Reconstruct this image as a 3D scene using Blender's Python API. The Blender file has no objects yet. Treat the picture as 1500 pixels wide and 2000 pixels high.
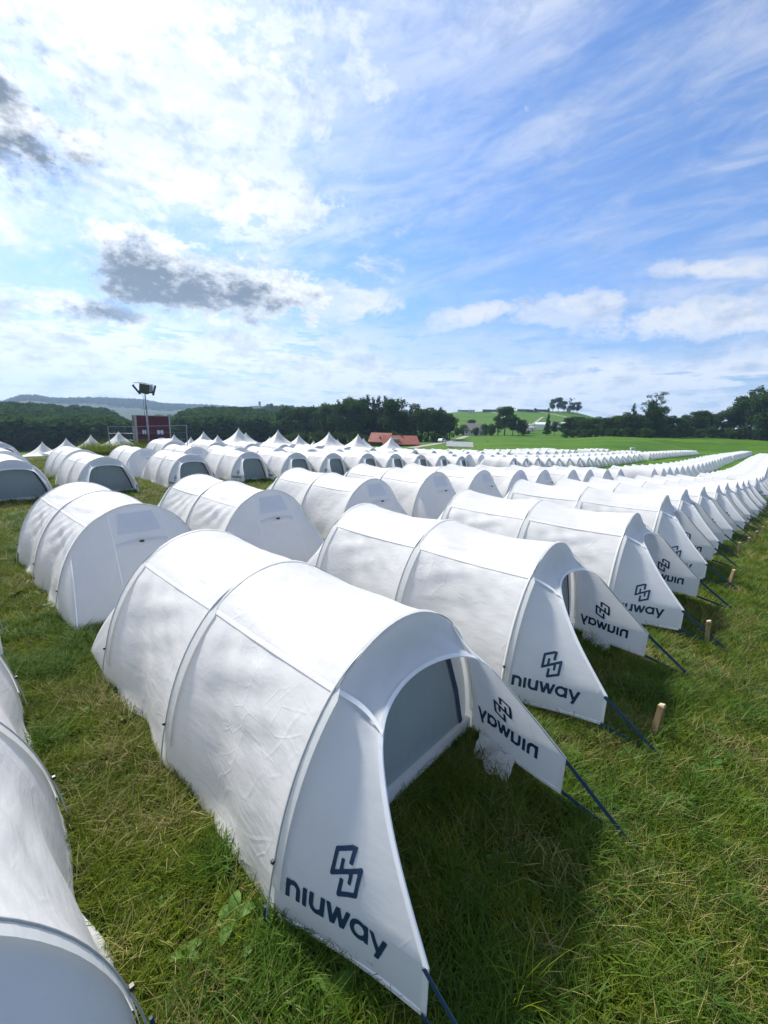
import bpy, bmesh, math, random
import numpy as np
from mathutils import Vector, Matrix
from mathutils.bvhtree import BVHTree
random.seed(7); rng = np.random.default_rng(7)
sc = bpy.context.scene
R = math.radians

# ------------------------------------------------------------------ camera, sky, sun, exposure
F_PX, PITCH, ROLL = 817.24, 0.2041, 0.02633          # focal length in px of the 1500x2000 photograph
CAM_H = 2.0
cam_d = bpy.data.cameras.new("camera"); cam = bpy.data.objects.new("camera", cam_d)
sc.collection.objects.link(cam); sc.camera = cam
cam_d.sensor_fit = 'VERTICAL'; cam_d.sensor_height = 24.0
cam_d.lens = F_PX / 2000 * 24.0
cam_d.clip_start = 0.05; cam_d.clip_end = 20000
cam.matrix_world = Matrix.Translation((0, 0, CAM_H)) @ (Matrix.Rotation(math.pi/2 - PITCH, 4, 'X') @ Matrix.Rotation(ROLL, 4, 'Z'))

SUN_AZ, SUN_EL = R(-44), R(46)                       # compass azimuth from +Y towards +X
sd = Vector((math.sin(SUN_AZ)*math.cos(SUN_EL), math.cos(SUN_AZ)*math.cos(SUN_EL), math.sin(SUN_EL)))
sun_d = bpy.data.lights.new("sun", 'SUN'); sun = bpy.data.objects.new("sun", sun_d)
sun_d.energy = 4.6; sun_d.angle = R(4.5); sun_d.color = (1.0, 0.95, 0.87)
sun.rotation_euler = sd.to_track_quat('Z', 'Y').to_euler(); sun.location = (0, 0, 50)
sc.collection.objects.link(sun)
sc.view_settings.view_transform = 'Standard'; sc.view_settings.look = 'None'
sc.view_settings.exposure = 0.60; sc.view_settings.gamma = 1.0
SKY_STRENGTH = 0.103
sc.cycles.max_bounces = 6; sc.cycles.transparent_max_bounces = 8
sc.cycles.volume_bounces = 0
try:
    sc.cycles.use_denoising = True
except Exception: pass

def pix_dir(X, Y):
    """unit world direction of a pixel of the 1500x2000 photograph"""
    dx, dy = X - 750, Y - 1000
    c, s = math.cos(ROLL), math.sin(ROLL)
    x0, y0 = c*dx + s*dy, -s*dx + c*dy
    x = x0 / F_PX
    y = math.cos(PITCH) + (-y0/F_PX)*math.sin(PITCH)
    z = -math.sin(PITCH) + (-y0/F_PX)*math.cos(PITCH)
    return Vector((x, y, z))
def pix_az_te(X, Y):
    v = pix_dir(X, Y); h = math.hypot(v.x, v.y)
    return math.atan2(v.x, v.y), v.z / h

# ---- small expression helper for node trees
class NT:
    def __init__(s, tree): s.t = tree; s.n = tree.nodes; s.l = tree.links
    def inp(s, sock, v):
        if v is None: return
        if isinstance(v, bpy.types.NodeSocket): s.l.new(v, sock)
        else:
            try: sock.default_value = v
            except Exception: sock.default_value = tuple(v)
    def m(s, op, a, b=None, c=None, clamp=False):
        n = s.n.new('ShaderNodeMath'); n.operation = op; n.use_clamp = clamp
        s.inp(n.inputs[0], a); s.inp(n.inputs[1], b); s.inp(n.inputs[2], c); return n.outputs[0]
    def vm(s, op, a, b=None, scale=None):
        n = s.n.new('ShaderNodeVectorMath'); n.operation = op
        s.inp(n.inputs[0], a); s.inp(n.inputs[1], b)
        if scale is not None: s.inp(n.inputs['Scale'], scale)
        return n.outputs['Value'] if op in ('DOT_PRODUCT', 'LENGTH') else n.outputs[0]
    def noise(s, vec, scale, detail=6, rough=.55, dist=0.0, lac=2.0, typ='FBM'):
        n = s.n.new('ShaderNodeTexNoise'); n.noise_dimensions = '3D'; n.noise_type = typ
        s.inp(n.inputs['Vector'], vec); n.inputs['Scale'].default_value = scale
        n.inputs['Detail'].default_value = detail; n.inputs['Roughness'].default_value = rough
        n.inputs['Distortion'].default_value = dist; n.inputs['Lacunarity'].default_value = lac
        return n.outputs[0]
    def ss(s, x, a, b):                              # smoothstep
        n = s.n.new('ShaderNodeMapRange'); n.interpolation_type = 'SMOOTHSTEP'
        s.inp(n.inputs['Value'], x); s.inp(n.inputs['From Min'], a); s.inp(n.inputs['From Max'], b)
        return n.outputs[0]
    def mr(s, x, a, b, c, d):
        n = s.n.new('ShaderNodeMapRange'); s.inp(n.inputs['Value'], x)
        for k, v in zip(('From Min', 'From Max', 'To Min', 'To Max'), (a, b, c, d)): s.inp(n.inputs[k], v)
        return n.outputs[0]
    def mix(s, f, a, b, typ='RGBA', blend='MIX'):
        n = s.n.new('ShaderNodeMix'); n.data_type = typ
        if typ == 'RGBA': n.blend_type = blend
        i = {'RGBA': (6, 7), 'FLOAT': (2, 3), 'VECTOR': (4, 5)}[typ]; o = {'RGBA': 2, 'FLOAT': 0, 'VECTOR': 1}[typ]
        s.inp(n.inputs[0], f)
        for k, v in zip(i, (a, b)):
            if isinstance(v, (tuple, list)) and typ == 'RGBA' and len(v) == 3: v = (*v, 1)
            s.inp(n.inputs[k], v)
        return n.outputs[o]
    def ramp(s, x, stops):
        n = s.n.new('ShaderNodeValToRGB'); s.inp(n.inputs[0], x)
        e = n.color_ramp.elements
        while len(e) < len(stops): e.new(0.5)
        for k, (p, c) in enumerate(stops): e[k].position = p; e[k].color = (*c, 1) if len(c) == 3 else c
        return n.outputs[0]

# ------------------------------------------------------------------ world: Nishita sky with procedural clouds
def build_world():
    w = bpy.data.worlds.new("World"); sc.world = w; w.use_nodes = True
    t = NT(w.node_tree); t.n.clear()
    out = t.n.new('ShaderNodeOutputWorld'); bg = t.n.new('ShaderNodeBackground'); bgc = t.n.new('ShaderNodeBackground')
    sky = t.n.new('ShaderNodeTexSky'); sky.sky_type = 'NISHITA'; sky.sun_disc = False
    sky.sun_elevation = SUN_EL; sky.sun_rotation = SUN_AZ
    sky.air_density = 1.0; sky.dust_density = 0.6; sky.ozone_density = 2.0
    co = t.n.new('ShaderNodeTexCoord').outputs['Generated']
    sep = t.n.new('ShaderNodeSeparateXYZ'); t.l.new(co, sep.inputs[0]); x, y, z = sep.outputs
    zc = t.m('MAXIMUM', z, 0.0)
    az = t.m('ARCTAN2', x, y); el = t.m('ARCSINE', z)
    # cloud layer seen in perspective: project the direction onto a plane
    inv = t.m('DIVIDE', 1.0, t.m('ADD', zc, 0.10))
    pl = t.vm('SCALE', co, scale=inv)
    def px(X, Y):
        v = pix_dir(X, Y).normalized(); return math.atan2(v.x, v.y), math.asin(v.z)
    wob = t.noise(pl, 1.6, 7, .62, .3)
    wob2 = t.noise(pl, 5.0, 5, .6)
    wobd = t.noise(t.vm('MULTIPLY', co, (1.0, 1.0, 1.7)), 7.0, 10, .68, .15)
    def blob(X, Y, ra, re, amp=1.2, soft=.35, tilt=0., nz=None):
        a0, e0 = px(X, Y)
        u = t.m('SUBTRACT', az, a0); v = t.m('SUBTRACT', el, e0)
        if tilt:
            c, s_ = math.cos(tilt), math.sin(tilt)
            u2 = t.m('ADD', t.m('MULTIPLY', u, c), t.m('MULTIPLY', v, s_))
            v = t.m('SUBTRACT', t.m('MULTIPLY', v, c), t.m('MULTIPLY', u, s_)); u = u2
        u = t.m('DIVIDE', u, R(ra)); v = t.m('DIVIDE', v, R(re))
        d = t.m('SQRT', t.m('ADD', t.m('MULTIPLY', u, u), t.m('MULTIPLY', v, v)))
        d = t.m('ADD', d, t.m('MULTIPLY', t.m('SUBTRACT', nz or wobd, .5), amp * 4.6))
        return t.ss(d, 1.0 + soft, 1.0 - soft)
    # ---- general cover
    sunny = t.vm('DOT_PRODUCT', co, tuple(sd))                     # nearness to the sun
    # bias: more cloud to the left (towards the sun) and near the horizon, a clear blue gap right of centre
    bias = t.mr(az, R(-48), R(40), .12, -.08)
    hor = t.ss(el, R(15), R(4))
    n1 = wob
    strx = t.vm('MULTIPLY', pl, (1.0, 1.0, 1.0))
    rotn = t.n.new('ShaderNodeVectorRotate'); rotn.rotation_type = 'Z_AXIS'; t.l.new(pl, rotn.inputs['Vector']); rotn.inputs['Angle'].default_value = R(38)
    wisp_v = t.vm('MULTIPLY', rotn.outputs[0], (.62, 1.7, 1.0))
    wisp = t.noise(wisp_v, 1.1, 8, .62, .8)
    cum = t.ss(t.m('ADD', t.m('ADD', t.m('MULTIPLY', n1, .6), t.m('MULTIPLY', wobd, .4)), t.m('ADD', bias, t.m('MULTIPLY', hor, .10))), .56, .70)
    wisp2 = t.noise(t.vm('MULTIPLY', rotn.outputs[0], (1.6, 3.0, 1.0)), 1.9, 9, .64, 1.2)
    wisps = t.m('MULTIPLY', t.ss(t.m('ADD', t.m('MULTIPLY', wisp, .68), t.m('MULTIPLY', wisp2, .32)), .40, .68), .70)
    band_v = t.vm('MULTIPLY', co, (3.0, 3.0, 22.0))
    band = t.noise(band_v, 1.5, 8, .62, .35)
    band2 = t.noise(t.vm('MULTIPLY', co, (9.0, 9.0, 40.0)), 1.2, 8, .66, .2)
    bn = t.m('ADD', t.m('MULTIPLY', band, .65), t.m('MULTIPLY', band2, .35))
    bands = t.m('MULTIPLY', t.ss(bn, .435, .485), t.m('MULTIPLY', t.ss(el, R(15), R(8)), .97))
    gap = t.m('MAXIMUM', blob(1080, 530, 19, 7, .5, .6), blob(1290, 640, 14, 3.2, .4, .5))
    gap = t.m('MAXIMUM', gap, t.m('MULTIPLY', blob(820, 260, 16, 11, .5, .7), .75))
    gap = t.m('MAXIMUM', gap, t.m('MULTIPLY', blob(950, 690, 16, 2.0, .5, .6), .6))
    keep = t.m('SUBTRACT', 1.0, t.m('MULTIPLY', gap, .92))
    cover = t.m('MULTIPLY', t.m('MAXIMUM', cum, bands), keep)
    wk = t.m('SUBTRACT', 1.0, t.m('MULTIPLY', gap, .45))
    cover = t.m('MAXIMUM', cover, t.m('MULTIPLY', wisps, wk))
    # individual clouds
    w1 = blob(430, 385, 15, 4.2, 1.2, .5)
    w2 = blob(690, 592, 6.0, 2.0, 1.0, .35)
    w3 = blob(935, 612, 6., 1.2, 1.0, .4, R(9)); w4 = blob(1120, 600, 7, 1.4, 1.0, .4, R(3))
    w5 = blob(1390, 618, 13, 2.1, 1.0, .45, R(-4)); w6 = blob(520, 655, 2.6, .9, .8, .5)
    w7 = blob(1010, 757, 13, 1.6, 1.0, .4, R(7)); w8 = blob(1430, 525, 7, .9, 1.0, .5, R(-8)); w9 = blob(1215, 768, 2.4, .6, .6, .4)
    w10 = blob(330, 120, 16, 6.5, 1.5, .6)
    for ww in (w1, w2, w3, w4, w5, w6, w7, w8, w9, w10): cover = t.m('MAXIMUM', cover, t.m('MULTIPLY', t.m('MULTIPLY', ww, t.mr(t.ss(wobd, .40, .56), 0, 1, .62, 1.0)), .97))
    # ---- brightness of the cloud: thick parts away from the sun are grey below
    shade_v = t.vm('ADD', pl, (.10, -.12, .0))
    thick = t.noise(pl, 1.6, 4, .5, .3)
    dens = t.ss(t.m('ADD', thick, t.m('MULTIPLY', wob2, .25)), .60, .85)
    dark = t.m('MULTIPLY', dens, t.mr(hor, 0, 1, .10, .55))
    dark = t.m('MAXIMUM', dark, t.m('MULTIPLY', t.ss(bn, .52, .60), t.m('MULTIPLY', t.ss(el, R(14), R(6)), .45)))
    dk1 = blob(350, 562, 7.6, 2.9, .8, .6); dk2 = blob(190, 612, 4.2, 1.5, 1.0, .6); dk3 = blob(10, 215, 5.0, 4.2, .9, .5)
    dk4 = blob(465, 572, 5.6, 1.7, .8, .6); dk5 = blob(150, 285, 2.0, 1.6, .8, .5); dk6 = blob(0, 600, 2.0, 1.3, .9, .4)
    rim1 = blob(395, 548, 11.0, 4.4, .8, .2)
    cover = t.m('MAXIMUM', cover, rim1)
    for k, a in ((dk1, 1.0), (dk2, .95), (dk3, .9), (dk4, .85), (dk5, .6), (dk6, .8)):
        dark = t.m('MAXIMUM', dark, t.m('MULTIPLY', k, a)); cover = t.m('MAXIMUM', cover, k)
    def relief(vec, sc_, step, asp=(1, 1, 1)):
        a_ = t.noise(t.vm('MULTIPLY', vec, asp), sc_, 6, .6)
        b_ = t.noise(t.vm('MULTIPLY', t.vm('ADD', vec, tuple(sd*step)), asp), sc_, 6, .6)
        return t.m('SUBTRACT', b_, a_)
    rl = t.m('ADD', relief(co, 9, .030, (1, 1, 1.8)), t.m('MULTIPLY', relief(co, 24, .012, (1, 1, 1.6)), .7))
    dark = t.m('ADD', dark, t.m('MULTIPLY', rl, t.mr(t.ss(el, R(20), R(6)), 0, 1, 3.0, 2.4)), clamp=True)
    heavy = t.m('MAXIMUM', t.m('MAXIMUM', dk1, dk2), t.m('MAXIMUM', dk3, dk4))
    ccol = t.mix(dark, (0.93, 0.94, 0.965), t.mix(heavy, (0.50, 0.56, 0.66), (0.145, 0.17, 0.205)))
    glow = t.ss(sunny, .55, .97)
    cstr = t.m('ADD', t.m('ADD', .66, t.m('MULTIPLY', glow, .24)), t.m('MULTIPLY', hor, .20))
    ccol2 = t.vm('SCALE', ccol, scale=cstr)
    t.l.new(ccol2, bgc.inputs['Color']); bgc.inputs['Strength'].default_value = 1.0
    tint = t.mix(1.0, sky.outputs[0], t.mix(t.ss(el, R(16), R(2)), (.60, .86, 1.22), (.47, .70, .98)), blend='MULTIPLY')
    t.l.new(tint, bg.inputs['Color']); bg.inputs['Strength'].default_value = SKY_STRENGTH
    haze_c = t.m('MULTIPLY', t.ss(sunny, .75, .995), .30)            # thin bright veil round the sun
    cover = t.m('ADD', cover, t.m('MULTIPLY', t.m('SUBTRACT', 1.0, cover), haze_c), clamp=True)
    mx = t.n.new('ShaderNodeMixShader'); t.l.new(cover, mx.inputs[0]); t.l.new(bg.outputs[0], mx.inputs[1]); t.l.new(bgc.outputs[0], mx.inputs[2])
    t.l.new(mx.outputs[0], out.inputs['Surface'])
    w.cycles.sampling_method = 'MANUAL'; w.cycles.sample_map_resolution = 512
build_world()

# ------------------------------------------------------------------ layout frame
A_U = 2.3102940                                       # compass bearing the tent doors of the first row face
UX, UY = math.sin(A_U), math.cos(A_U)                 # U axis: out of the door;  V axis: along the rows
VX, VY = -UY, UX
YAW = math.atan2(UY, UX)
def UV2XY(u, v): return (u*UX + v*VX, u*UY + v*VY)
_V = [-60, -8, 4, 5, 7.5, 10, 14.6, 20, 25, 30, 37, 46, 58, 68, 94, 130]; _Z = [.0, .0, -.01, -.075, -.215, -.355, -.60, -.82, -.97, -1.05, -1.12, -1.25, -1.48, -1.70, -2.18, -2.6]
def plane_z(x, y):
    """ground height of the camp field (metres)"""
    x = np.asarray(x, float); y = np.asarray(y, float)
    u = (x*UX + y*UY)/2; v = (x*VX + y*VY)/2
    z = np.interp(v, _V, _Z)
    k = np.clip((-u-3.9)/2.6, 0, 1); k = k*k*(3-2*k)
    z = z - .09*k*np.clip(1-(v-3)/5, 0, 1)
    return 2*z
# far profile: (image x) -> [(distance, image y)]
COLS = {
 -400: [(60, 915), (110, 925), (220, 880), (450, 800), (560, 815), (1200, 800), (2600, 770)],
 0:    [(60, 904), (110, 915), (220, 887), (450, 817), (560, 829), (1200, 812), (2600, 792)],
 60:   [(60, 898), (110, 905), (220, 887), (450, 818), (560, 832), (1200, 812), (2600, 779)],
 130:  [(60, 896), (110, 900), (220, 885), (450, 823), (560, 835), (1200, 815), (2600, 788)],
 200:  [(60, 892), (110, 898), (220, 880), (450, 826), (560, 838), (1200, 818), (2600, 786)],
 260:  [(60, 890), (110, 893), (220, 885), (450, 852), (700, 842), (1300, 818), (2600, 787)],
 330:  [(60, 889), (110, 890), (220, 878), (350, 845), (500, 845), (1300, 815), (2600, 793)],
 400:  [(60, 888), (110, 888), (220, 874), (380, 825), (500, 834), (1300, 812), (2600, 794)],
 480:  [(60, 886), (110, 886), (220, 874), (380, 825), (500, 832), (1300, 812), (2600, 799)],
 530:  [(60, 884), (110, 884), (220, 870), (360, 838), (620, 806), (1300, 806), (2600, 800)],
 620:  [(60, 884), (110, 882), (200, 868), (400, 838), (700, 812), (1500, 810), (2600, 803)],
 750:  [(60, 884), (110, 880), (150, 868), (240, 862), (450, 835), (800, 815), (2600, 808)],
 850:  [(60, 882), (110, 878), (150, 867), (240, 858), (430, 822), (560, 808), (900, 818), (2600, 815)],
 900:  [(60, 882), (110, 874), (150, 866), (240, 853), (400, 828), (560, 804), (900, 820), (2600, 818)],
 1000: [(60, 882), (110, 872), (150, 862), (240, 850), (400, 828), (560, 801), (900, 820), (2600, 822)],
 1100: [(60, 883), (110, 876), (150, 865), (240, 851), (400, 830), (560, 803), (900, 822), (2600, 826)],
 1200: [(60, 889), (90, 884), (140, 866), (200, 853), (400, 845), (560, 822), (900, 828), (2600, 832)],
 1350: [(60, 892), (100, 884), (140, 870), (190, 862), (240, 852), (400, 850), (560, 835), (900, 836), (2600, 840)],
 1500: [(60, 897), (110, 886), (190, 876), (240, 857), (400, 854), (560, 845), (900, 842), (2600, 846)],
 1900: [(60, 905), (110, 898), (190, 888), (240, 873), (400, 872), (560, 870), (900, 866), (2600, 862)],
}
_cx = sorted(COLS); _caz = []; _lgD = np.log(np.array([60, 90, 120, 150, 200, 250, 300, 350, 400, 450, 500, 560, 620, 700, 850, 1100, 1500, 2000, 2600.]))
_tab = []
for X in _cx:
    az = pix_az_te(X, 840)[0]; _caz.append(az)
    ds = [math.log(d) for d, _ in COLS[X]]; te = [pix_az_te(X, yy)[1] for _, yy in COLS[X]]
    _tab.append(np.interp(_lgD, ds, te))
_caz = np.array(_caz); _tab = np.array(_tab)
_AZL, _AZR = pix_az_te(170, 880)[0], pix_az_te(420, 880)[0]
def vnoise(x, y, s, seed=0):
    """cheap smooth value noise"""
    x = np.asarray(x)/s + seed*17.3; y = np.asarray(y)/s - seed*9.1
    xi = np.floor(x); yi = np.floor(y); fx = x-xi; fy = y-yi
    fx = fx*fx*(3-2*fx); fy = fy*fy*(3-2*fy)
    def h(a, b):
        v = np.sin(a*127.1 + b*311.7 + seed*74.7)*43758.5453; return v - np.floor(v)
    return (h(xi, yi)*(1-fx) + h(xi+1, yi)*fx)*(1-fy) + (h(xi, yi+1)*(1-fx) + h(xi+1, yi+1)*fx)*fy
def ground_z(x, y):
    x = np.asarray(x, float); y = np.asarray(y, float)
    d = np.hypot(x, y); az = np.arctan2(x, y)
    zp = plane_z(x, y)
    azc = np.clip(az, _caz[0], _caz[-1])
    j = np.clip(np.searchsorted(_caz, azc) - 1, 0, len(_caz)-2); f = (azc-_caz[j])/(_caz[j+1]-_caz[j])
    f = f*f*(3-2*f)
    ld = np.log(np.clip(d, 60, 2600)); k = np.clip(np.searchsorted(_lgD, ld) - 1, 0, len(_lgD)-2); g = (ld-_lgD[k])/(_lgD[k+1]-_lgD[k])
    te = (_tab[j, k]*(1-f) + _tab[j+1, k]*f)*(1-g) + (_tab[j, k+1]*(1-f) + _tab[j+1, k+1]*f)*g
    zf = CAM_H + np.minimum(d, 2600)*te - np.maximum(d-2600, 0)*.05
    # inside the camp the field stays the field; outside it the far profile takes over
    u = (x*UX + y*UY)/2; v = (x*VX + y*VY)/2
    e = np.clip((az-_AZL)/(_AZR-_AZL), 0, 1); d0 = 19+15*e; d1 = 48+12*e
    w = np.clip((d-d0)/(d1-d0), 0, 1); w = w*w*(3-2*w)
    camp = np.clip((v-8)/6, 0, 1)*np.clip((u+24-np.clip((v-20)/8, 0, 4)*2)/7, 0, 1)*np.clip((103-v)/9, 0, 1)
    w = w*(1-camp)
    z = zp*(1-w) + zf*w
    amp = np.clip((d-300)/1500, 0, 1)
    z = z + amp*((vnoise(x, y, 240, 1)-.5)*26 + (vnoise(x, y, 90, 2)-.5)*12)*np.clip((d-900)/700, 0, 1)
    z = z + (vnoise(x, y, 1.7, 3)-.5)*.035*np.clip(1-d/40, 0, 1)
    return z
def gz(x, y): return float(ground_z(x, y))
def at(X, D):
    """ground point at horizontal distance D in the direction of image column X"""
    az = pix_az_te(X, 835)[0]
    # follow the column at the height of the point itself
    for _ in range(4):
        x, y = D*math.sin(az), D*math.cos(az); z = gz(x, y)
        te = (z-CAM_H)/D; Y = 835
        for _ in range(12):
            a, t_ = pix_az_te(X, Y); Y += (t_-te)*F_PX*.9
        az = pix_az_te(X, Y)[0]
    return D*math.sin(az), D*math.cos(az)
def z_at_pix(X, Y, D): return CAM_H + D*pix_az_te(X, Y)[1]

# ------------------------------------------------------------------ object helpers
def link(o): sc.collection.objects.link(o); return o
def tag(o, label=None, cat=None, group=None, kind=None):
    if label: o['label'] = label
    if cat: o['category'] = cat
    if group: o['group'] = group
    if kind: o['kind'] = kind
    return o
def empty(name, loc=(0, 0, 0), rz=0, s=1):
    o = bpy.data.objects.new(name, None); o.location = loc; o.rotation_euler = (0, 0, rz); o.scale = (s, s, s); o.empty_display_size = .2
    return link(o)
def mesh_np(name, V, Fs, mats, smooth=False, fm=None, uv=None):
    """V (n,3), Fs list/array of faces"""
    me = bpy.data.meshes.new(name)
    if isinstance(Fs, np.ndarray):
        n, k = Fs.shape
        me.vertices.add(len(V)); me.vertices.foreach_set('co', np.asarray(V, np.float32).ravel())
        me.loops.add(n*k); me.loops.foreach_set('vertex_index', Fs.ravel().astype(np.int32))
        me.polygons.add(n); me.polygons.foreach_set('loop_start', np.arange(0, n*k, k, dtype=np.int32))
        try: me.polygons.foreach_set('loop_total', np.full(n, k, np.int32))
        except Exception: pass
    else:
        me.from_pydata([tuple(map(float, v)) for v in V], [], [tuple(int(i) for i in f) for f in Fs])
    if uv is not None:
        l = me.uv_layers.new(name='UVMap'); idx = np.empty(len(me.loops), np.int32); me.loops.foreach_get('vertex_index', idx)
        l.data.foreach_set('uv', np.asarray(uv, np.float32)[idx].ravel())
    for m in (mats if isinstance(mats, (list, tuple)) else [mats]): me.materials.append(m)
    if fm is not None: me.polygons.foreach_set('material_index', np.asarray(fm, np.int32))
    me.update(calc_edges=True); me.validate()
    me.polygons.foreach_set('use_smooth', np.full(len(me.polygons), bool(smooth)))
    return me
def obj(name, me, parent=None, loc=None, **kw):
    o = bpy.data.objects.new(name, me); link(o)
    if parent is not None: o.parent = parent
    if loc is not None: o.location = loc
    return tag(o, **kw) if kw else o
class MB:
    """collects simple shapes into one mesh"""
    def __init__(s): s.V = []; s.F = []
    def add(s, vs, fs):
        b = len(s.V); s.V += [tuple(v) for v in vs]; s.F += [tuple(b+i for i in f) for f in fs]; return s
    def box(s, c, d, rz=0, M=None):
        hx, hy, hz = d[0]/2, d[1]/2, d[2]/2
        vs = [Vector((x, y, z)) for z in (-hz, hz) for x, y in ((-hx, -hy), (hx, -hy), (hx, hy), (-hx, hy))]
        rot = M or Matrix.Rotation(rz, 3, 'Z')
        return s.add([rot @ v + Vector(c) for v in vs], [(0, 3, 2, 1), (4, 5, 6, 7), (0, 1, 5, 4), (1, 2, 6, 5), (2, 3, 7, 6), (3, 0, 4, 7)])
    def tube(s, pts, r, n=8, cap=True):
        pts = [Vector(p) for p in pts]; rs = r if isinstance(r, (list, tuple)) else [r]*len(pts)
        rings = []; up = Vector((0, 0, 1))
        for i, p in enumerate(pts):
            d = (pts[min(i+1, len(pts)-1)] - pts[max(i-1, 0)]).normalized()
            a = d.cross(up)
            if a.length < 1e-3: a = d.cross(Vector((1, 0, 0)))
            a.normalize(); b = d.cross(a).normalized()
            rings.append([p + (a*math.cos(2*math.pi*k/n) + b*math.sin(2*math.pi*k/n))*rs[i] for k in range(n)])
        vs = [v for g in rings for v in g]; fs = []
        for i in range(len(pts)-1):
            for k in range(n): fs.append((i*n+k, i*n+(k+1) % n, (i+1)*n+(k+1) % n, (i+1)*n+k))
        if cap: fs.append(tuple(range(n))[::-1]); fs.append(tuple((len(pts)-1)*n+k for k in range(n)))
        return s.add(vs, fs)
    def build(s, name, mat, parent=None, smooth=False, **kw):
        return obj(name, s.mesh(name, mat, smooth), parent, **kw)
    def mesh(s, name, mat, smooth=False): return mesh_np(name, s.V, s.F, mat, smooth)
def copy_tree(o, parent=None):
    c = o.copy(); link(c)
    if parent is not None: c.parent = parent
    for ch in o.children: copy_tree(ch, c)
    return c

# ------------------------------------------------------------------ materials
def mat(name):
    m = bpy.data.materials.new(name); m.use_nodes = True; t = NT(m.node_tree); t.n.clear()
    out = t.n.new('ShaderNodeOutputMaterial'); return m, t, out
def simple(name, col, rough=.6, metal=0., noise=.0, nscale=8., bump=0., bscale=30.):
    m, t, out = mat(name); p = t.n.new('ShaderNodeBsdfPrincipled'); t.l.new(p.outputs[0], out.inputs[0])
    p.inputs['Roughness'].default_value = rough; p.inputs['Metallic'].default_value = metal
    co = t.n.new('ShaderNodeTexCoord').outputs['Object']
    if noise:
        n = t.noise(co, nscale, 5, .6); lo = tuple(c*(1-noise) for c in col); hi = tuple(min(1, c*(1+noise)) for c in col)
        t.l.new(t.mix(t.ss(n, .3, .7), lo, hi), p.inputs['Base Color'])
    else: p.inputs['Base Color'].default_value = (*col, 1)
    if bump:
        b = t.n.new('ShaderNodeBump'); b.inputs['Strength'].default_value = bump; b.inputs['Distance'].default_value = .01
        t.l.new(t.noise(co, bscale, 4, .6), b.inputs['Height']); t.l.new(b.outputs[0], p.inputs['Normal'])
    return m
def fabric(name, col, transl=.45, crease=1.0, rough=.55, stretch=(1, 1, 1)):
    """thin coated tent cloth: diffuse and translucent with fine creases"""
    m, t, out = mat(name)
    tc = t.n.new('ShaderNodeTexCoord'); oi = t.n.new('ShaderNodeObjectInfo')
    off = t.vm('SCALE', (7.3, 3.1, 5.7), scale=t.m('MULTIPLY', oi.outputs['Random'], 9.0))
    co = t.vm('ADD', tc.outputs['Object'], off); co = t.vm('MULTIPLY', co, stretch)
    big = t.noise(co, 2.2, 2, .5)
    def crease_net(scale, off_, wid, m0, m1):
        v = t.n.new('ShaderNodeTexVoronoi'); v.feature = 'DISTANCE_TO_EDGE'; v.inputs['Scale'].default_value = scale
        nz = t.n.new('ShaderNodeTexNoise'); t.l.new(co, nz.inputs['Vector']); nz.inputs['Scale'].default_value = 2.2; nz.inputs['Detail'].default_value = 1
        t.l.new(t.vm('ADD', t.vm('ADD', co, off_), t.vm('SCALE', nz.outputs[1], scale=.34)), v.inputs['Vector'])
        e = t.m('SUBTRACT', 1.0, t.m('MULTIPLY', v.outputs['Distance'], wid), clamp=True)
        return t.m('MULTIPLY', e, t.ss(t.noise(t.vm('ADD', co, off_), 2.6, 2, .5), m0, m1))
    c1 = crease_net(3.2, (0, 0, 0), 22.0, .49, .66); c2 = crease_net(6.5, (3.1, 1.7, 5.2), 17.0, .49, .62)
    fine = t.noise(t.vm('MULTIPLY', co, (1.0, 1.0, 2.6)), 7, 3, .5); weave = t.noise(co, 180, 2, .5)
    h = t.m('ADD', t.m('MULTIPLY', big, .9), t.m('MULTIPLY', c1, .055))
    h = t.m('ADD', h, t.m('MULTIPLY', c2, .038)); h = t.m('ADD', h, t.m('MULTIPLY', fine, .22)); h = t.m('ADD', h, t.m('MULTIPLY', weave, .008))
    b = t.n.new('ShaderNodeBump'); b.inputs['Strength'].default_value = .75*crease; b.inputs['Distance'].default_value = .03
    t.l.new(h, b.inputs['Height'])
    dirt = t.ss(t.noise(co, 6, 5, .65), .35, .8)
    base = t.mix(dirt, col, tuple(c*.96 for c in col))
    p = t.n.new('ShaderNodeBsdfPrincipled'); t.l.new(base, p.inputs['Base Color']); p.inputs['Roughness'].default_value = rough
    p.inputs['Specular IOR Level'].default_value = .35; t.l.new(b.outputs[0], p.inputs['Normal'])
    tr = t.n.new('ShaderNodeBsdfTranslucent'); t.l.new(base, tr.inputs['Color']); t.l.new(b.outputs[0], tr.inputs['Normal'])
    mx = t.n.new('ShaderNodeMixShader'); mx.inputs[0].default_value = transl
    t.l.new(p.outputs[0], mx.inputs[1]); t.l.new(tr.outputs[0], mx.inputs[2]); t.l.new(mx.outputs[0], out.inputs[0])
    return m
M = {}
M['canopy'] = fabric('tent_cloth', (.84, .838, .825), .36, 1.0)
M['awning'] = fabric('awning_cloth', (.80, .815, .815), .34, .4)
M['rear'] = fabric('rear_cloth', (.80, .81, .815), .36, .5)
M['sleeve'] = fabric('sleeve_cloth', (.80, .81, .78), .40, .4)
M['tape'] = simple('white_tape', (.82, .83, .83), .5)
M['window'] = fabric('vent_mesh', (.71, .735, .79), .38, .3)
M['floor'] = fabric('sill_cloth', (.80, .80, .77), .15, .8)
M['grey'] = fabric('grey_door_cloth', (.38, .44, .445), .14, .9, stretch=(1, 4.5, .7))
M['navy'] = simple('navy_webbing', (.018, .05, .11), .6, bump=.3, bscale=200)
M['ink'] = simple('navy_print', (.006, .035, .085), .55)
M['pole'] = simple('grey_pole', (.46, .48, .49), .35, .2)
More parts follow.
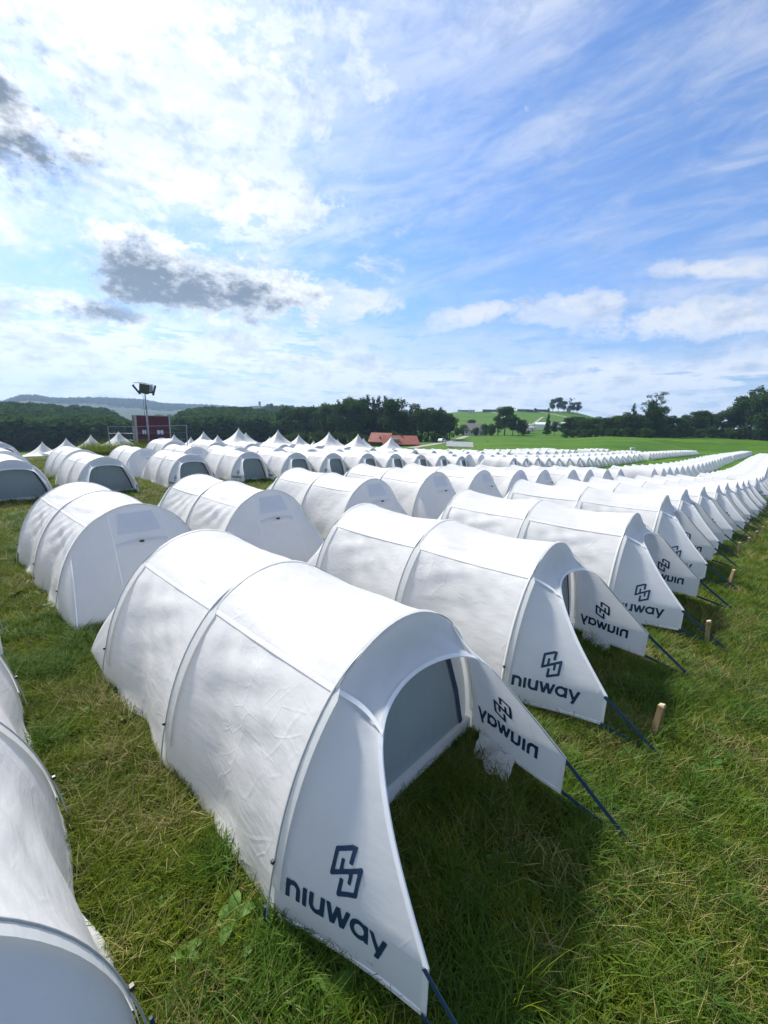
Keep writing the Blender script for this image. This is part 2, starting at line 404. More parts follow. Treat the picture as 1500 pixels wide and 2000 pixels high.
M['black'] = simple('black_plastic', (.02, .02, .025), .4)

# ------------------------------------------------------------------ tent geometry (metres, door faces local +X)
W, H, LF, LR, RC = 1.55, 1.09, 1.134, 1.18, .56
SEAM_T = math.acos(1 - .336/(W/2))                    # angle of the ridge seam on the hoop
def hoop(t, u, k=1.0, kz=None):
    return Vector((u, -W/2*math.cos(t)*k, H*math.sin(t)*(kz if kz is not None else k)))
def canopy_mesh(name, m, nu, nt, seed, detail=True):
    r = random.Random(seed); U0 = -LF-LR
    us = np.linspace(0, 1, nu*2+1)
    V = []
    ph = [r.uniform(0, 6.3) for _ in range(12)]
    for i in range(nu*2+1):
        sec = 0 if i <= nu else 1                     # 0 rear bay, 1 front bay
        s = i/nu if sec == 0 else (i-nu)/nu
        u = U0 + s*LR if sec == 0 else U0 + LR + s*LF
        L = LR if sec == 0 else LF
        bow = math.sin(math.pi*s)
        for j in range(nt+1):
            t = math.pi*j/nt
            # sag between the hoops: the two seams run taut, panels between hang in
            dtm = min(abs(t-SEAM_T), abs(t-(math.pi-SEAM_T)))
            panel = min(1, dtm/.42)
            if SEAM_T < t < math.pi-SEAM_T: sag = .014 + .040*panel
            else: sag = .014 + .058*panel
            k = 1 - bow*sag
            p = hoop(t, u, k)
            if detail:
                # tension folds fanning from the seam ends on each hoop and slack waves along the bay
                tt = t if t < math.pi/2 else math.pi-t
                side = 0 if t < math.pi/2 else 1
                fold = 0
                if tt < SEAM_T:                        # side wall
                    a = (tt/SEAM_T)
                    fold += .022*math.sin(9*a + 9*s*(1-a) + ph[sec*2+side])*bow*a
                    fold += .016*math.sin(26*a - 12*s + ph[4+sec])*bow*max(0, a-.35)*(.5+.5*math.sin(4*s+ph[0]))
                    fold += .010*math.sin(34*s*a + 6*a + ph[5])*bow*math.exp(-((a-.8)/.25)**2)
                    fold += .014*math.sin(12*s + 5*a + ph[6+side])*bow*(1-a)
                else:
                    a = (tt-SEAM_T)/(math.pi/2-SEAM_T)
                    fold += .013*math.sin(18*a + 7*s + ph[8+sec])*bow*math.exp(-a*1.8)
                    fold += .007*math.sin(9*s + 6*a + ph[10+side])*bow
                    fold += .007*math.sin(31*a - 11*s + ph[3+sec])*bow*(.5+.5*math.sin(7*s+ph[7]))
                n = Vector((0, p.y/(W/2)**2, p.z/H**2)); n.normalize()
                p += n*fold*min(1, dtm/.14)
            # (folds fade out on the taut seam)
            # skirt: cloth turns slightly out at the ground
            zlow = max(0, .14-p.z)/.14
            p.y += math.copysign(zlow**2*.028*(1 + .6*math.sin(u*9+ph[1]))*(.3+bow), p.y)
            if p.z < .02: p.z = .012 + .010*math.sin(u*13+ph[3])*bow
            V.append(p)
    F_ = []
    for i in range(nu*2):
        for j in range(nt):
            a = i*(nt+1)+j; F_.append((a, a+1, a+nt+2, a+nt+1))
    return mesh_np(name, V, F_, m, True)
def sleeve_mesh(name, m, u, width, n=40, tmin=.155):
    V = []; F_ = []
    ts = np.linspace(tmin, math.pi-tmin, n+1)
    for j, t in enumerate(ts):
        rf = min(1, max(0, (min(t, math.pi-t)-SEAM_T+.02)/.04)); V += [hoop(t, u-.004-.004*rf, 1.012-.006*rf), hoop(t, u+width*(1-.72*rf), 1.008-.006*rf)]
        if j: F_.append((2*j-2, 2*j-1, 2*j+1, 2*j))
    b = len(V)
    for j, t in enumerate(ts):                         # back of the sleeve, closing it over the pole
        rf = min(1, max(0, (min(t, math.pi-t)-SEAM_T+.02)/.04)); V += [hoop(t, u-.004-.004*rf, 1.012-.006*rf), hoop(t, u-.014, .997)]
        if j: F_.append((b+2*j-2, b+2*j, b+2*j+1, b+2*j-1))
    return mesh_np(name, V, F_, m, True)
def seam_mesh(name, m, sg, n=26):
    V = []; F_ = []
    for i in range(n+1):
        s = i/n; u = -LF-LR+s*(LF+LR); b = (u+LF+LR)/LR if u < -LF else (u+LF)/LF; bow = math.sin(math.pi*b)
        for dt, k in ((.012, 1.000), (0, 1.005), (-.018, 1.006), (-.020, .992)):
            t = SEAM_T+dt; t = t if sg < 0 else math.pi-t
            V.append(hoop(t, u, k - bow*.0138))
        if i:
            for q_ in range(3): b_ = 4*i+q_; F_.append((b_-4, b_-3, b_+1, b_) if sg < 0 else (b_-4, b_, b_+1, b_-3))
    return mesh_np(name, V, F_, m, False)
def pole_mesh(name, m, u, n=48, nn=6):
    mb = MB(); pts = []
    for j in range(n+1):
        t = math.pi*j/n; rf = min(1, max(0, (min(t, math.pi-t)-SEAM_T+.05)/.40)); rf = rf*rf*(3-2*rf); p = hoop(t, u-.006, 1.013-.017*rf)
        if p.z < .30: p.y += math.copysign((.30-p.z)*.07, p.y)
        pts.append(p)
    mb.tube(pts, .0042, nn); return mb.mesh(name, m, True)
# awning (hood + two wings): ruled between the front hoop and the opening edge
TIP = (.652, .16)
EDGE = [(.652, .165, .075), (.655, .16, .295), (.53, .20, .43), (.42, .245, .55), (.33, .295, .66), (.255, .355, .755), (.19, .45, .82), (.14, .60, .848), (.12, .775, .855)]
EDGE_T = [0.0, .20, .36, .50, .62, SEAM_T-.06, 1.05, 1.30, math.pi/2]
def catmull(P, T, t):
    i = 0
    while i < len(T)-2 and t > T[i+1]: i += 1
    f = (t-T[i])/(T[i+1]-T[i])
    if i == 0: return [a+(b-a)*f for a, b in zip(P[0], P[1])]
    g = lambda k: P[max(0, min(len(P)-1, k))]
    out = []
    for c in range(3):
        p0, p1, p2 = g(i-1)[c], g(i)[c], g(i+1)[c]
        p3 = g(i+2)[c] if i+2 < len(P) else (p1 if c != 1 else 2*p2-p1)
        if i == 1: p0 = p1-(p2-p1)*.6
        out.append(.5*((2*p1)+(-p0+p2)*f+(2*p0-5*p1+4*p2-p3)*f*f+(-p0+3*p1-3*p2+p3)*f**3))
    return out
def edge_pt(t):
    mir = t > math.pi/2
    tt = math.pi-t if mir else t
    u, v, z = catmull(EDGE, EDGE_T, tt)
    y = -W/2+v
    return Vector((u, -y if mir else y, z))
def awning_grid(nt, ns):
    ts = sorted(set(list(np.linspace(0, math.pi, nt+1)) + EDGE_T + [math.pi-t for t in EDGE_T]))
    V = []
    for t in ts:
        a = hoop(t, .004, 1.0); a.z = max(a.z, .035); b = edge_pt(t)
        for k in range(ns+1):
            s = k/ns; p = a.lerp(b, s)
            tt = min(t, math.pi-t)
            bel = math.sin(math.pi*s)
            cen = Vector((0, -math.copysign(1, p.y), 0)) if tt < SEAM_T else Vector((-.4, 0, -1)).normalized()
            p += cen*bel*(.018 + .016*min(1, tt/SEAM_T))
            p += cen*(.005*math.sin(10*s+14*tt)*bel)
            V.append(p)
    return ts, V
def awning_mesh(name, m, nt=64, ns=10):
    ts, V = awning_grid(nt, ns); F_ = []
    for i in range(len(ts)-1):
        for k in range(ns):
            a = i*(ns+1)+k; F_.append((a, a+1, a+ns+2, a+ns+1))
    return mesh_np(name, V, F_, m, True)
def awning_trim(name, m):
    mb = MB(); n = 90
    pts = [edge_pt(t) for t in list(np.linspace(.0, .2, 6)) + list(np.linspace(.22, math.pi-.22, n)) + list(np.linspace(math.pi-.2, math.pi, 6))]
    # flat binding tape along the opening edge
    V = []; F_ = []
    ts = [0.0, .1, .2] + list(np.linspace(.22, math.pi-.22, n)) + [math.pi-.2, math.pi-.1, math.pi]
    for j, t in enumerate(ts):
        e = edge_pt(t); a = hoop(t, .004, 1.0); a.z = max(a.z, .035); d = (a-e).normalized()
        nrm = Vector((.3, math.copysign(1, e.y), .6)) if .9 < t < math.pi-.9 else Vector((0, math.copysign(1, e.y), 0))
        V += [e - d*.004 + nrm*.003, e + d*.016 + nrm*.003, e - d*.004 - nrm*.003, e + d*.016 - nrm*.003]
        if j:
            b = 4*j
            F_ += [(b-4, b-3, b+1, b), (b-2, b+2, b+3, b-1), (b-4, b, b+2, b-2), (b-3, b-1, b+3, b+1)]
    mb.add(V, F_)
    # bottom hem of each wing
    for sg in (-1, 1):
        a = Vector((.01, sg*W/2*.999, .035)); b = Vector((.652, sg*(W/2-.165), .075)); mid = a.lerp(b, .5) + Vector((0, -sg*.018, -.002))
        Vh = []; Fh = []
        for j in range(13):
            s = j/12; p = a.lerp(b, s) + Vector((0, -sg*.018*math.sin(math.pi*s), 0))
            Vh += [p + Vector((0, .004*sg, -.006)), p + Vector((0, .004*sg, .012)), p + Vector((0, -.004*sg, -.006)), p + Vector((0, -.004*sg, .012))]
            if j:
                b_ = 4*j; Fh += [(b_-4, b_-3, b_+1, b_), (b_-2, b_+2, b_+3, b_-1), (b_-4, b_, b_+2, b_-2), (b_-3, b_-1, b_+3, b_+1)]
        mb.add(Vh, Fh)
    # seam tape from the hoop seam to the opening
    for t0 in (SEAM_T, math.pi-SEAM_T):
        Vh = []; Fh = []
        for j in range(9):
            s = j/8
            row = []
            for dt in (-.012, .012):
                t = t0+dt; a = hoop(t, .004, 1.0); b = edge_pt(t); p = a.lerp(b, s)
                cen = Vector((-.4, 0, -1)).normalized() if (SEAM_T < t < math.pi-SEAM_T) else Vector((0, -math.copysign(1, p.y), 0))
                p = p + Vector((0, -math.copysign(1, p.y), 0))*.028*math.sin(math.pi*s) + Vector((.35, math.copysign(.6, p.y), .7))*.009
                row.append(p)
            Vh += row
            if j: Fh.append((2*j-2, 2*j-1, 2*j+1, 2*j))
        mb.add(Vh, Fh)
    return mb.mesh(name, m, False)

# ---- the print: a signed-distance drawing of the mark and the word, turned into a mesh by marching squares
def seg(px, py, a, b, w):
    ax, ay = a; bx, by = b; dx, dy = bx-ax, by-ay
    h = np.clip(((px-ax)*dx+(py-ay)*dy)/(dx*dx+dy*dy+1e-9), 0, 1)
    # butt-ended stroke
    L = math.hypot(dx, dy); ux, uy = dx/L, dy/L
    al = (px-ax)*ux+(py-ay)*uy; pe = np.abs(-(px-ax)*uy+(py-ay)*ux)
    return np.maximum(pe-w/2, np.abs(al-L/2)-L/2)
def arc(px, py, c, r, w, lo=None):
    d = np.abs(np.hypot(px-c[0], py-c[1])-r)-w/2
    if lo is not None: d = np.maximum(d, lo)
    return d
def logo_sdf(px, py):
    w = .245; x = 0.0; D = np.full(px.shape, 9.)
    un = lambda a: np.minimum(D, a)
    # n
    D = un(seg(px, py, (w/2, 0), (w/2, 1.0), w)); c = (.43, .57); D = un(arc(px, py, c, .325, w, c[1]-py)); D = un(seg(px, py, (c[0]+.325, 0), (c[0]+.325, .58), w))
    x = 1.02
    D = un(seg(px, py, (x+w/2, 0), (x+w/2, 1.0), w)); x += .40                                     # dotless i
    c = (x+.435, .43); D = un(arc(px, py, c, .325, w, py-c[1])); D = un(seg(px, py, (c[0]-.325, .42), (c[0]-.325, 1.0), w)); D = un(seg(px, py, (x+.87-w/2, 0), (x+.87-w/2, 1.0), w)); x += .93
    for a, b in (((.10, 1.02), (.40, -.02)), ((.40, -.02), (.66, .96)), ((.66, .96), (.92, -.02)), ((.92, -.02), (1.22, 1.02))):   # w
        D = un(np.maximum(seg(px, py, (x+a[0], a[1]), (x+b[0], b[1]), w*.93), np.maximum(py-1.0, -py)))
    x += 1.36
    c = (x+.48, .5); D = un(arc(px, py, c, .395, w)); D = un(seg(px, py, (x+.99-w/2, 0), (x+.99-w/2, 1.0), w)); x += 1.04           # a
    D = un(np.maximum(seg(px, py, (x+.10, 1.06), (x+.50, .08), w), py-1.0)); D = un(np.maximum(seg(px, py, (x+.94, 1.1), (x+.40, -.36), w), np.maximum(py-1.0, -.34-py)))   # y
    word_w = x+1.04
    # the mark: two interlocked angular hooks
    cx = word_w*.52; cy = 2.62; s = 1.0; ww = .215
    def P(a, b): return (cx+a*s, cy+b*s)
    for sg in (1, -1):
        pts = [(.12, .36), (.12, 1.02), (-.56, .66), (-.56, -.36), (.56, .36)]
        pts = [(sg*a*1.30, sg*b*1.08) for a, b in pts]
        for a, b in zip(pts[:-1], pts[1:]): D = un(seg(px, py, P(*a), P(*b), ww))
        for p in pts[2:4]: D = un(np.hypot(px-P(*p)[0], py-P(*p)[1])-ww/2)
        D = un(np.hypot(px-P(*pts[1])[0], py-P(*pts[1])[1])-ww/2)
        D = un(seg(px, py, P(-.22*sg*1.30, -.14*sg), P(-.22*sg*1.30, .46*sg), ww*.9))
    return D, word_w
def logo_polys(res=.045):
    x0, x1, y0, y1 = -.15, 6.05, -.5, 3.75
    nx = int((x1-x0)/res); ny = int((y1-y0)/res)
    gx = np.linspace(x0, x1, nx+1); gy = np.linspace(y0, y1, ny+1)
    PX, PY = np.meshgrid(gx, gy); D, ww = logo_sdf(PX, PY)
    V = []; cache = {}; F_ = []
    def vid(key, p):
        if key not in cache: cache[key] = len(V); V.append(p)
        return cache[key]
    for j in range(ny):
        for i in range(nx):
            c = [(i, j), (i+1, j), (i+1, j+1), (i, j+1)]; d = [D[b, a] for a, b in c]
            if min(d) >= 0: continue
            poly = []
            for k in range(4):
                a, b = c[k], c[(k+1) % 4]; da, db = d[k], d[(k+1) % 4]
                if da < 0: poly.append(vid(('p', a), (gx[a[0]], gy[a[1]])))
                if (da < 0) != (db < 0):
                    f = da/(da-db); key = ('e', min(a, b), max(a, b))
                    poly.append(vid(key, (gx[a[0]]+(gx[b[0]]-gx[a[0]])*f, gy[a[1]]+(gy[b[1]]-gy[a[1]])*f)))
            if len(poly) >= 3: F_.append(tuple(poly))
    return V, F_, ww
_ts, _aV = awning_grid(64, 10); _aF = []
for i in range(len(_ts)-1):
    for k in range(10):
        a = i*11+k; _aF.append((a, a+1, a+12, a+11))
AW_BVH = BVHTree.FromPolygons(_aV, _aF)
def logo_mesh(name, m, side, res, both=True):
    """side -1: wing at -Y, +1: wing at +Y; the word reads from outside the tent"""
    V2, F2, ww = logo_polys(res)
    U_A, U_B, ZB = .052, .502, .158                    # word runs from the hoop to near the tip on the -Y wing
    sc_ = (U_B-U_A)/ww; V = []; ok = []
    for lay in ((1, -1) if both else (1,)):
        for (a, b) in V2:
            u = U_A + a*sc_ if side < 0 else U_B - a*sc_
            z = ZB + b*sc_*1.02 + (.018*(u-U_A)/(U_B-U_A))
            hit = AW_BVH.ray_cast(Vector((u, side*1.5, z)), Vector((0, -side, 0)))
            y = hit[0].y if hit[0] is not None else side*(W/2-.245*u)
            V.append((u, y + side*lay*.0022, z))
    n = len(V2); F_ = [f for f in F2] + ([tuple(n+i for i in f[::-1]) for f in F2] if both else [])
    return mesh_np(name, V, F_, m, False)
# rear panel
def rear_pt(t, s, bulge=.03):
    U0 = -LF-LR; tf = .62
    a = hoop(t, U0, 1.0); a.z = max(a.z, .02)
    yb = -(W/2-.02)
    if t < tf: b = Vector((U0-RC, yb, .03))
    elif t > math.pi-tf: b = Vector((U0-RC, -yb, .03))
    else:
        f = (t-tf)/(math.pi-2*tf); b = Vector((U0-RC, yb + f*(-2*yb), .02))
    p = a.lerp(b, s)
    cen = math.sin(math.pi*s)*math.sin(t)
    p += Vector((-.55, 0, .5))*cen*bulge
    dd = abs(t-tf); dd2 = abs(t-(math.pi-tf)); k = math.exp(-(min(dd, dd2)/.10)**2)
    p += Vector((-.6, math.copysign(.5, p.y), .2))*k*.02*math.sin(math.pi*s)
    p += Vector((-.5, 0, .5))*(.006*math.sin(40*t)*s*(1-s)*2)
    return p
def rear_mesh(name, m, nt=56, ns=14):
    V = [rear_pt(math.pi*i/nt, k/ns) for i in range(nt+1) for k in range(ns+1)]
    F_ = []
    for i in range(nt):
        for k in range(ns):
            a = i*(ns+1)+k; F_.append((a, a+ns+1, a+ns+2, a+1))
    return mesh_np(name, V, F_, m, True)
_rV = [rear_pt(math.pi*i/56, k/14) for i in range(57) for k in range(15)]
REAR_BVH = BVHTree.FromPolygons(_rV, [(i*15+k, i*15+k+15, i*15+k+16, i*15+k+1) for i in range(56) for k in range(14)])
def on_rear(y, z, off=.004):
    h = REAR_BVH.ray_cast(Vector((-6, y, z)), Vector((1, 0, 0)))
    return (h[0] + Vector((-1, 0, .4)).normalized()*off) if h[0] is not None else Vector((-LF-LR-RC*(1-z), y, z))
def patch_on_rear(mb, quad, n=6, off=.004):
    (a, b, c, d) = quad; V = []; F_ = []
    for i in range(n+1):
        for j in range(n+1):
            p = (1-i/n)*((1-j/n)*np.array(a)+j/n*np.array(b)) + i/n*((1-j/n)*np.array(d)+j/n*np.array(c)); V.append(on_rear(p[0], p[1], off))
    for i in range(n):
        for j in range(n): q_ = i*(n+1)+j; F_.append((q_, q_+1, q_+n+2, q_+n+1))
    mb.add(V, F_)
def line_on_rear(mb, a, b, w=.011, n=14, off=.006):
    a = np.array(a, float); b = np.array(b, float); d = (b-a)/np.linalg.norm(b-a); nn = np.array((-d[1], d[0]))*w/2
    V = []; F_ = []
    for i in range(n+1):
        p = a+(b-a)*i/n; V += [on_rear(*(p-nn), off), on_rear(*(p+nn), off)]
        if i: F_.append((2*i-2, 2*i-1, 2*i+1, 2*i))
    mb.add(V, F_)
# inner end wall and door just behind the front hoop
DU = -.045
def hoop_plate(u, k, m, name, z0=.03, n=40):
    V = [(u, p.y, max(z0, p.z)) for p in (hoop(math.pi*i/n, 0, k) for i in range(n+1))]
    V.append((u, 0, z0)); F_ = [(i, i+1, n+1) for i in range(n)]
    return mesh_np(name, V, F_, m, False)
DOOR = [(-.66, .10), (-.655, .40), (-.62, .60), (-.53, .76), (-.38, .85), (-.15, .885), (.10, .885), (.32, .875), (.46, .66), (.58, .38), (.665, .10)]
def door_mesh(name, m):
    V = [(DU+.012, y, z) for y, z in DOOR] + [(DU+.004, 0.0, .5)]
    # fan with a slack belly
    n = len(DOOR); V2 = []; F_ = []; rings = 5
    for r in range(rings+1):
        k = r/rings
        for y, z in DOOR: V2.append((DU+.012 + .012*(1-k*k), y*k, .5+(z-.5)*k))
    for r in range(rings):
        for i in range(n):
            a = r*n+i; b = r*n+(i+1) % n; F_.append((a, b, b+n, a+n))
    return mesh_np(name, V2, F_, m, True)
def prototype(seed, detail):
    """detail 2: full, 1: middle distance, 0: far"""
    root = empty('tunnel_tent')
    nu, nt = {2: (34, 80), 1: (12, 40), 0: (5, 20)}[detail]
    def part(n, me, p=root): return obj(n, me, p)
    part('canopy', canopy_mesh('canopy', M['canopy'], nu, nt, seed, detail > 0))
    aw = part('awning', awning_mesh('awning', M['awning'], *( (64, 10) if detail else (24, 4))))
    rp = part('rear_panel', rear_mesh('rear_panel', M['rear'], *((56, 14) if detail else (20, 4))))
    part('inner_wall', hoop_plate(DU, .985, M['floor'], 'inner_wall'))
    dr = part('door', door_mesh('door', M['grey']))
    for sd_ in (-1, 1): part('printed_logo', logo_mesh('printed_logo', M['ink'], sd_, {2: .05, 1: .09, 0: .16}[detail], detail > 0), aw)
    if detail:
        for u in (-LF-LR, -LF, 0.0):
            part('hoop_sleeve', sleeve_mesh('hoop_sleeve', M['sleeve'], u if u < 0 else u-.012, .065 if u < 0 else .05))
            part('hoop_pole', pole_mesh('hoop_pole', M['pole'], u))
        for sg in (-1, 1): part('ridge_seam', seam_mesh('ridge_seam', M['canopy'], sg))
        part('edge_tape', awning_trim('edge_tape', M['tape']), aw)
        mb = MB()                                       # navy zip edge of the door
        zp = [(.10, .885), (.32, .875), (.46, .66), (.58, .38), (.665, .10)][1:]
        V = []; F_ = []
        pts = [Vector((0, *p)) for p in zp]
        for i in range(len(pts)):
            V += [(DU+.020, pts[i].y-.012, pts[i].z), (DU+.020, pts[i].y+.026, pts[i].z+.004)]
            if i: F_.append((2*i-2, 2*i-1, 2*i+1, 2*i))
        mb.add(V, F_); part('zip_edge', mb.mesh('zip_edge', M['navy']), dr)
        mb = MB(); mb.box((DU+.022, 0, .055), (.03, W*.985, .085)); part('door_sill', mb.mesh('door_sill', M['floor']))
        mb = MB(); patch_on_rear(mb, [(-.22, .80), (.22, .80), (.17, 1.005), (-.17, 1.005)]); part('vent_window', mb.mesh('vent_window', M['window'], True), rp)
        mb = MB()
        for sg in (-1, 1):
            line_on_rear(mb, (sg*.26, 1.0), (sg*.30, .03)); line_on_rear(mb, (sg*.63, .60), (sg*.735, .05))
            line_on_rear(mb, (sg*.24, .66), (sg*.38, .38), .006)
        part('seam_tape', mb.mesh('seam_tape', M['tape']), rp)
        mb = MB()                                        # little rain hood over the rear vent
        V = []; F_ = []
        for i in range(13):
            y = -.26+.52*i/12; b = on_rear(y, .70 + .035*math.cos(y*5), .002); o = b + Vector((-.055, 0, -.006))*math.cos(y/.26*1.4); c_ = on_rear(y, .655, .002)
            V += [b, o, c_]
            if i: k = 3*i; F_ += [(k-3, k-2, k+1, k), (k-2, k-1, k+2, k+1)]
        mb.add(V, F_); part('vent_hood', mb.mesh('vent_hood', M['rear'], True), rp)
        mb = MB(); p = on_rear(0.03, .70, .05); mb.box((p.x-.012, p.y, p.z+.012), (.03, .036, .022)); part('toggle', mb.mesh('toggle', M['black']), rp)
    # straps from each wing tip down to a peg
    for sg in (-1, 1):
        tip = Vector((.652, sg*(W/2-.155), 0)); peg = Vector((1.02, sg*(W/2-.17), .0))
        mb = MB()
        for z0, off in ((.285, 0), (.08, .004)):
            a = Vector((tip.x-.01, tip.y, z0)); b = Vector((peg.x, peg.y+off, .015)); d = (b-a).normalized(); nrm = Vector((-d.z, 0, d.x))*.0115
            th = Vector((0, .0012, 0)); mb.add([a-nrm-th, a+nrm-th, b+nrm-th, b-nrm-th, a-nrm+th, a+nrm+th, b+nrm+th, b-nrm+th],
                   [(0, 1, 2, 3), (7, 6, 5, 4), (0, 4, 5, 1), (1, 5, 6, 2), (2, 6, 7, 3), (3, 7, 4, 0)])
        st = part('strap', mb.mesh('strap', M['navy']))
        if detail == 2:
            mb = MB(); mb.tube([(peg.x+.01, peg.y, .04), (peg.x-.03, peg.y, -.1)], .004, 6); part('peg', mb.mesh('peg', M['pole']), st)
    if detail == 2:
        for u in (-LF-LR, -LF, 0.0):
            for sg in (-1, 1):
                mb = MB(); p = hoop(.26 if sg < 0 else math.pi-.26, u-.006, 1.02)
                mb.box((p.x, p.y+sg*.006, p.z), (.013, .012, .016)); part('clip', mb.mesh('clip', M['black']))
        for sg in (-1, 1):
            mb = MB(); a = Vector((-.006, sg*(W/2*1.018+.021), .10)); b = Vector((.0, sg*(W/2+.05), .0)); mb.tube([a, b, b+Vector((-.05, sg*.04, .004))], .006, 6)
            part('foot_strap', mb.mesh('foot_strap', M['navy']))
        # rolled door flap hanging out under the wing at +Y
        V = []; F_ = []; nx, nz = 10, 8; rr = random.Random(seed+50)
        for i in range(nx+1):
            for k in range(nz+1):
                s = i/nx; q_ = k/nz; u = .10+.26*s
                y = W/2-.245*u-.035 - .16*q_ - .02*math.sin(s*11+q_*3) + rr.uniform(-.006, .006)
                z = .085 - .075*q_ + .028*math.sin(s*13+q_*5)*q_ + rr.uniform(-.006, .006) ; V.append((u+.05*q_+rr.uniform(-.005, .005), y, max(z, .012)))
        for i in range(nx):
            for k in range(nz): a = i*(nz+1)+k; F_.append((a, a+1, a+nz+2, a+nz+1))
        part('door_flap', mesh_np('door_flap', V, F_, M['canopy'], True))
    return root

# ------------------------------------------------------------------ terrain
def terrain():
    azs = np.concatenate([np.radians(np.arange(-62, 62, .35)), np.radians(np.arange(62, 298, 6.))])
    rs = np.concatenate([[0.0], np.geomspace(.5, 30, 70), np.geomspace(31, 3600, 150), [4400]])
    A, Rr = np.meshgrid(azs, rs, indexing='ij'); X = Rr*np.sin(A); Y = Rr*np.cos(A)
    Z = ground_z(X, Y)
    V = np.stack([X, Y, Z], -1).reshape(-1, 3); na, nr = A.shape; F_ = []
    i, j = np.meshgrid(np.arange(na), np.arange(nr-1), indexing='ij'); i2 = (i+1) % na
    F_ = np.stack([i*nr+j, i*nr+j+1, i2*nr+j+1, i2*nr+j], -1).reshape(-1, 4)
    m, t, out = mat('meadow'); p = t.n.new('ShaderNodeBsdfPrincipled'); t.l.new(p.outputs[0], out.inputs[0])
    p.inputs['Roughness'].default_value = .9; p.inputs['Specular IOR Level'].default_value = .15
    g = t.n.new('ShaderNodeNewGeometry').outputs['Position']
    d = t.vm('LENGTH', t.vm('MULTIPLY', g, (1, 1, 0)))
    # near: mown turf with straw thatch and bare earth between the blades
    a = t.noise(g, .9, 5, .6, .4); b = t.noise(g, 14, 5, .7); c = t.noise(g, 60, 3, .6)
    near = t.mix(t.ss(a, .38, .62), (.022, .036, .007), (.050, .052, .014))
    near = t.mix(t.m('MULTIPLY', t.ss(b, .40, .66), .75), near, (.014, .030, .005))
    near = t.mix(t.m('MULTIPLY', t.ss(c, .5, .72), .35), near, (.10, .088, .032))
    # meadow beyond the tents: even bright green with faint mowing stripes
    e = t.noise(t.vm('MULTIPLY', g, (.02, .16, .1)), 1.0, 5, .6); f = t.noise(g, .35, 6, .65)
    far = t.mix(t.ss(e, .36, .66), (.042, .115, .004), (.088, .180, .008))
    far = t.mix(t.m('MULTIPLY', t.ss(f, .40, .66), .5), far, (.032, .088, .006))
    # wooded and farmed hills
    h = t.noise(g, .0032, 5, .55, .3); k = t.noise(g, .045, 5, .75)
    wood = t.mix(t.ss(k, .35, .68), (.010, .028, .014), (.035, .068, .026))
    fld = t.mix(t.ss(t.noise(g, .012, 3, .5), .45, .55), (.10, .17, .035), (.15, .19, .06))
    hill = t.mix(t.ss(h, .60, .615), wood, fld)
    col = t.mix(t.ss(d, 26, 44), near, far); col = t.mix(t.ss(d, 900, 1050), col, hill)
    t.l.new(col, p.inputs['Base Color'])
    bmp = t.n.new('ShaderNodeBump'); bmp.inputs['Distance'].default_value = .04; bmp.inputs['Strength'].default_value = .8
    t.l.new(t.m('ADD', t.noise(g, 35, 5, .7), t.m('MULTIPLY', t.noise(g, 6, 4, .6), 2.0)), bmp.inputs['Height']); t.l.new(bmp.outputs[0], p.inputs['Normal'])
    me = mesh_np('ground', V, F_, m, True); obj('ground', me, kind='structure')
terrain()

# ------------------------------------------------------------------ the tents
V0 = .35
ROW1 = [(-.60, -.665), (-.608, .362), (-.605, 1.35), (-.53, 2.38), (-.54, 3.40), (-.545, 4.42), (-.5, 5.43), (-.44, 6.45), (-.41, 7.47), (-.34, 8.49), (-.3, 9.51), (-.26, 10.52), (-.19, 13.78), (-.14, 14.8), (-.10, 15.82)]
ROW1 += [(-.06, 16.95+1.28*k) for k in range(24)] + [(-.02, 50.5+1.7*k) for k in range(14)]
ROW2 = [(-2.50, -.64)] + [(-2.57, v) for v in (.34, 1.22, 2.28, 3.26, 4.22, 5.22, 6.12, 7.40, 8.36, 9.57, 10.64, 14.62, 16.14, 17.3, 18.73, 20.2, 21.6, 23.2, 25.1, 26.75, 28.32, 29.8, 31.44, 32.9, 34.88, 36.69, 38.67, 40.2, 41.8, 43.3, 44.8, 46.4)] + [(-2.6, 50.5+1.75*k) for k in range(25)]
ROW3 = [(-7.15, v) for v in (-.75, .34, 1.37, 2.61, 3.69, 4.74, 5.72, 6.81, 7.82, 8.9, 9.94, 11.0, 14.68, 15.77, 16.92, 18.08, 19.29, 20.63, 22.12, 23.59, 24.91, 26.36, 27.75, 28.99, 30.46, 31.92, 33.57, 35.05, 38.9, 40.06, 41.29, 42.58, 44.16, 45.6)] + [(-7.15, 47.2+1.6*k) for k in range(13)]
ROW4 = [(-8.95, v) for v in (.45, 1.48, 2.49, 3.49, 4.47, 5.5, 6.55, 7.44, 8.53, 9.65, 10.75, 13.3, 14.4, 15.4, 16.33, 17.44, 18.58, 19.77, 21.07, 22.32, 23.41, 24.7, 26.05, 27.32, 28.39, 29.6, 31.0, 32.4, 33.8, 35.2, 39.2, 40.9, 42.6, 44.3)]
ROW5 = [(-12.0, v) for v in (-.7, .66, 4.2, 5.42, 6.56, 7.75, 9.19, 10.55, 11.98, 13.38, 14.76, 16.21, 17.64, 19.3, 20.87, 22.68, 24.1, 26.92, 28.47, 30.0, 31.85, 33.34, 34.7, 36.02, 40.3, 42.1, 43.9, 45.7)]
ROW6 = [(-13.85, v) for v in (5.0, 6.4, 7.9, 9.4, 10.9, 12.4, 13.9, 15.4, 17.0, 18.6, 20.2, 21.9, 23.6, 26.5, 28.2, 29.9, 31.6, 33.3, 35.0, 36.6)]
ONES = 'first second third fourth fifth sixth seventh eighth ninth tenth eleventh twelfth thirteenth fourteenth fifteenth sixteenth seventeenth eighteenth nineteenth twentieth'.split()
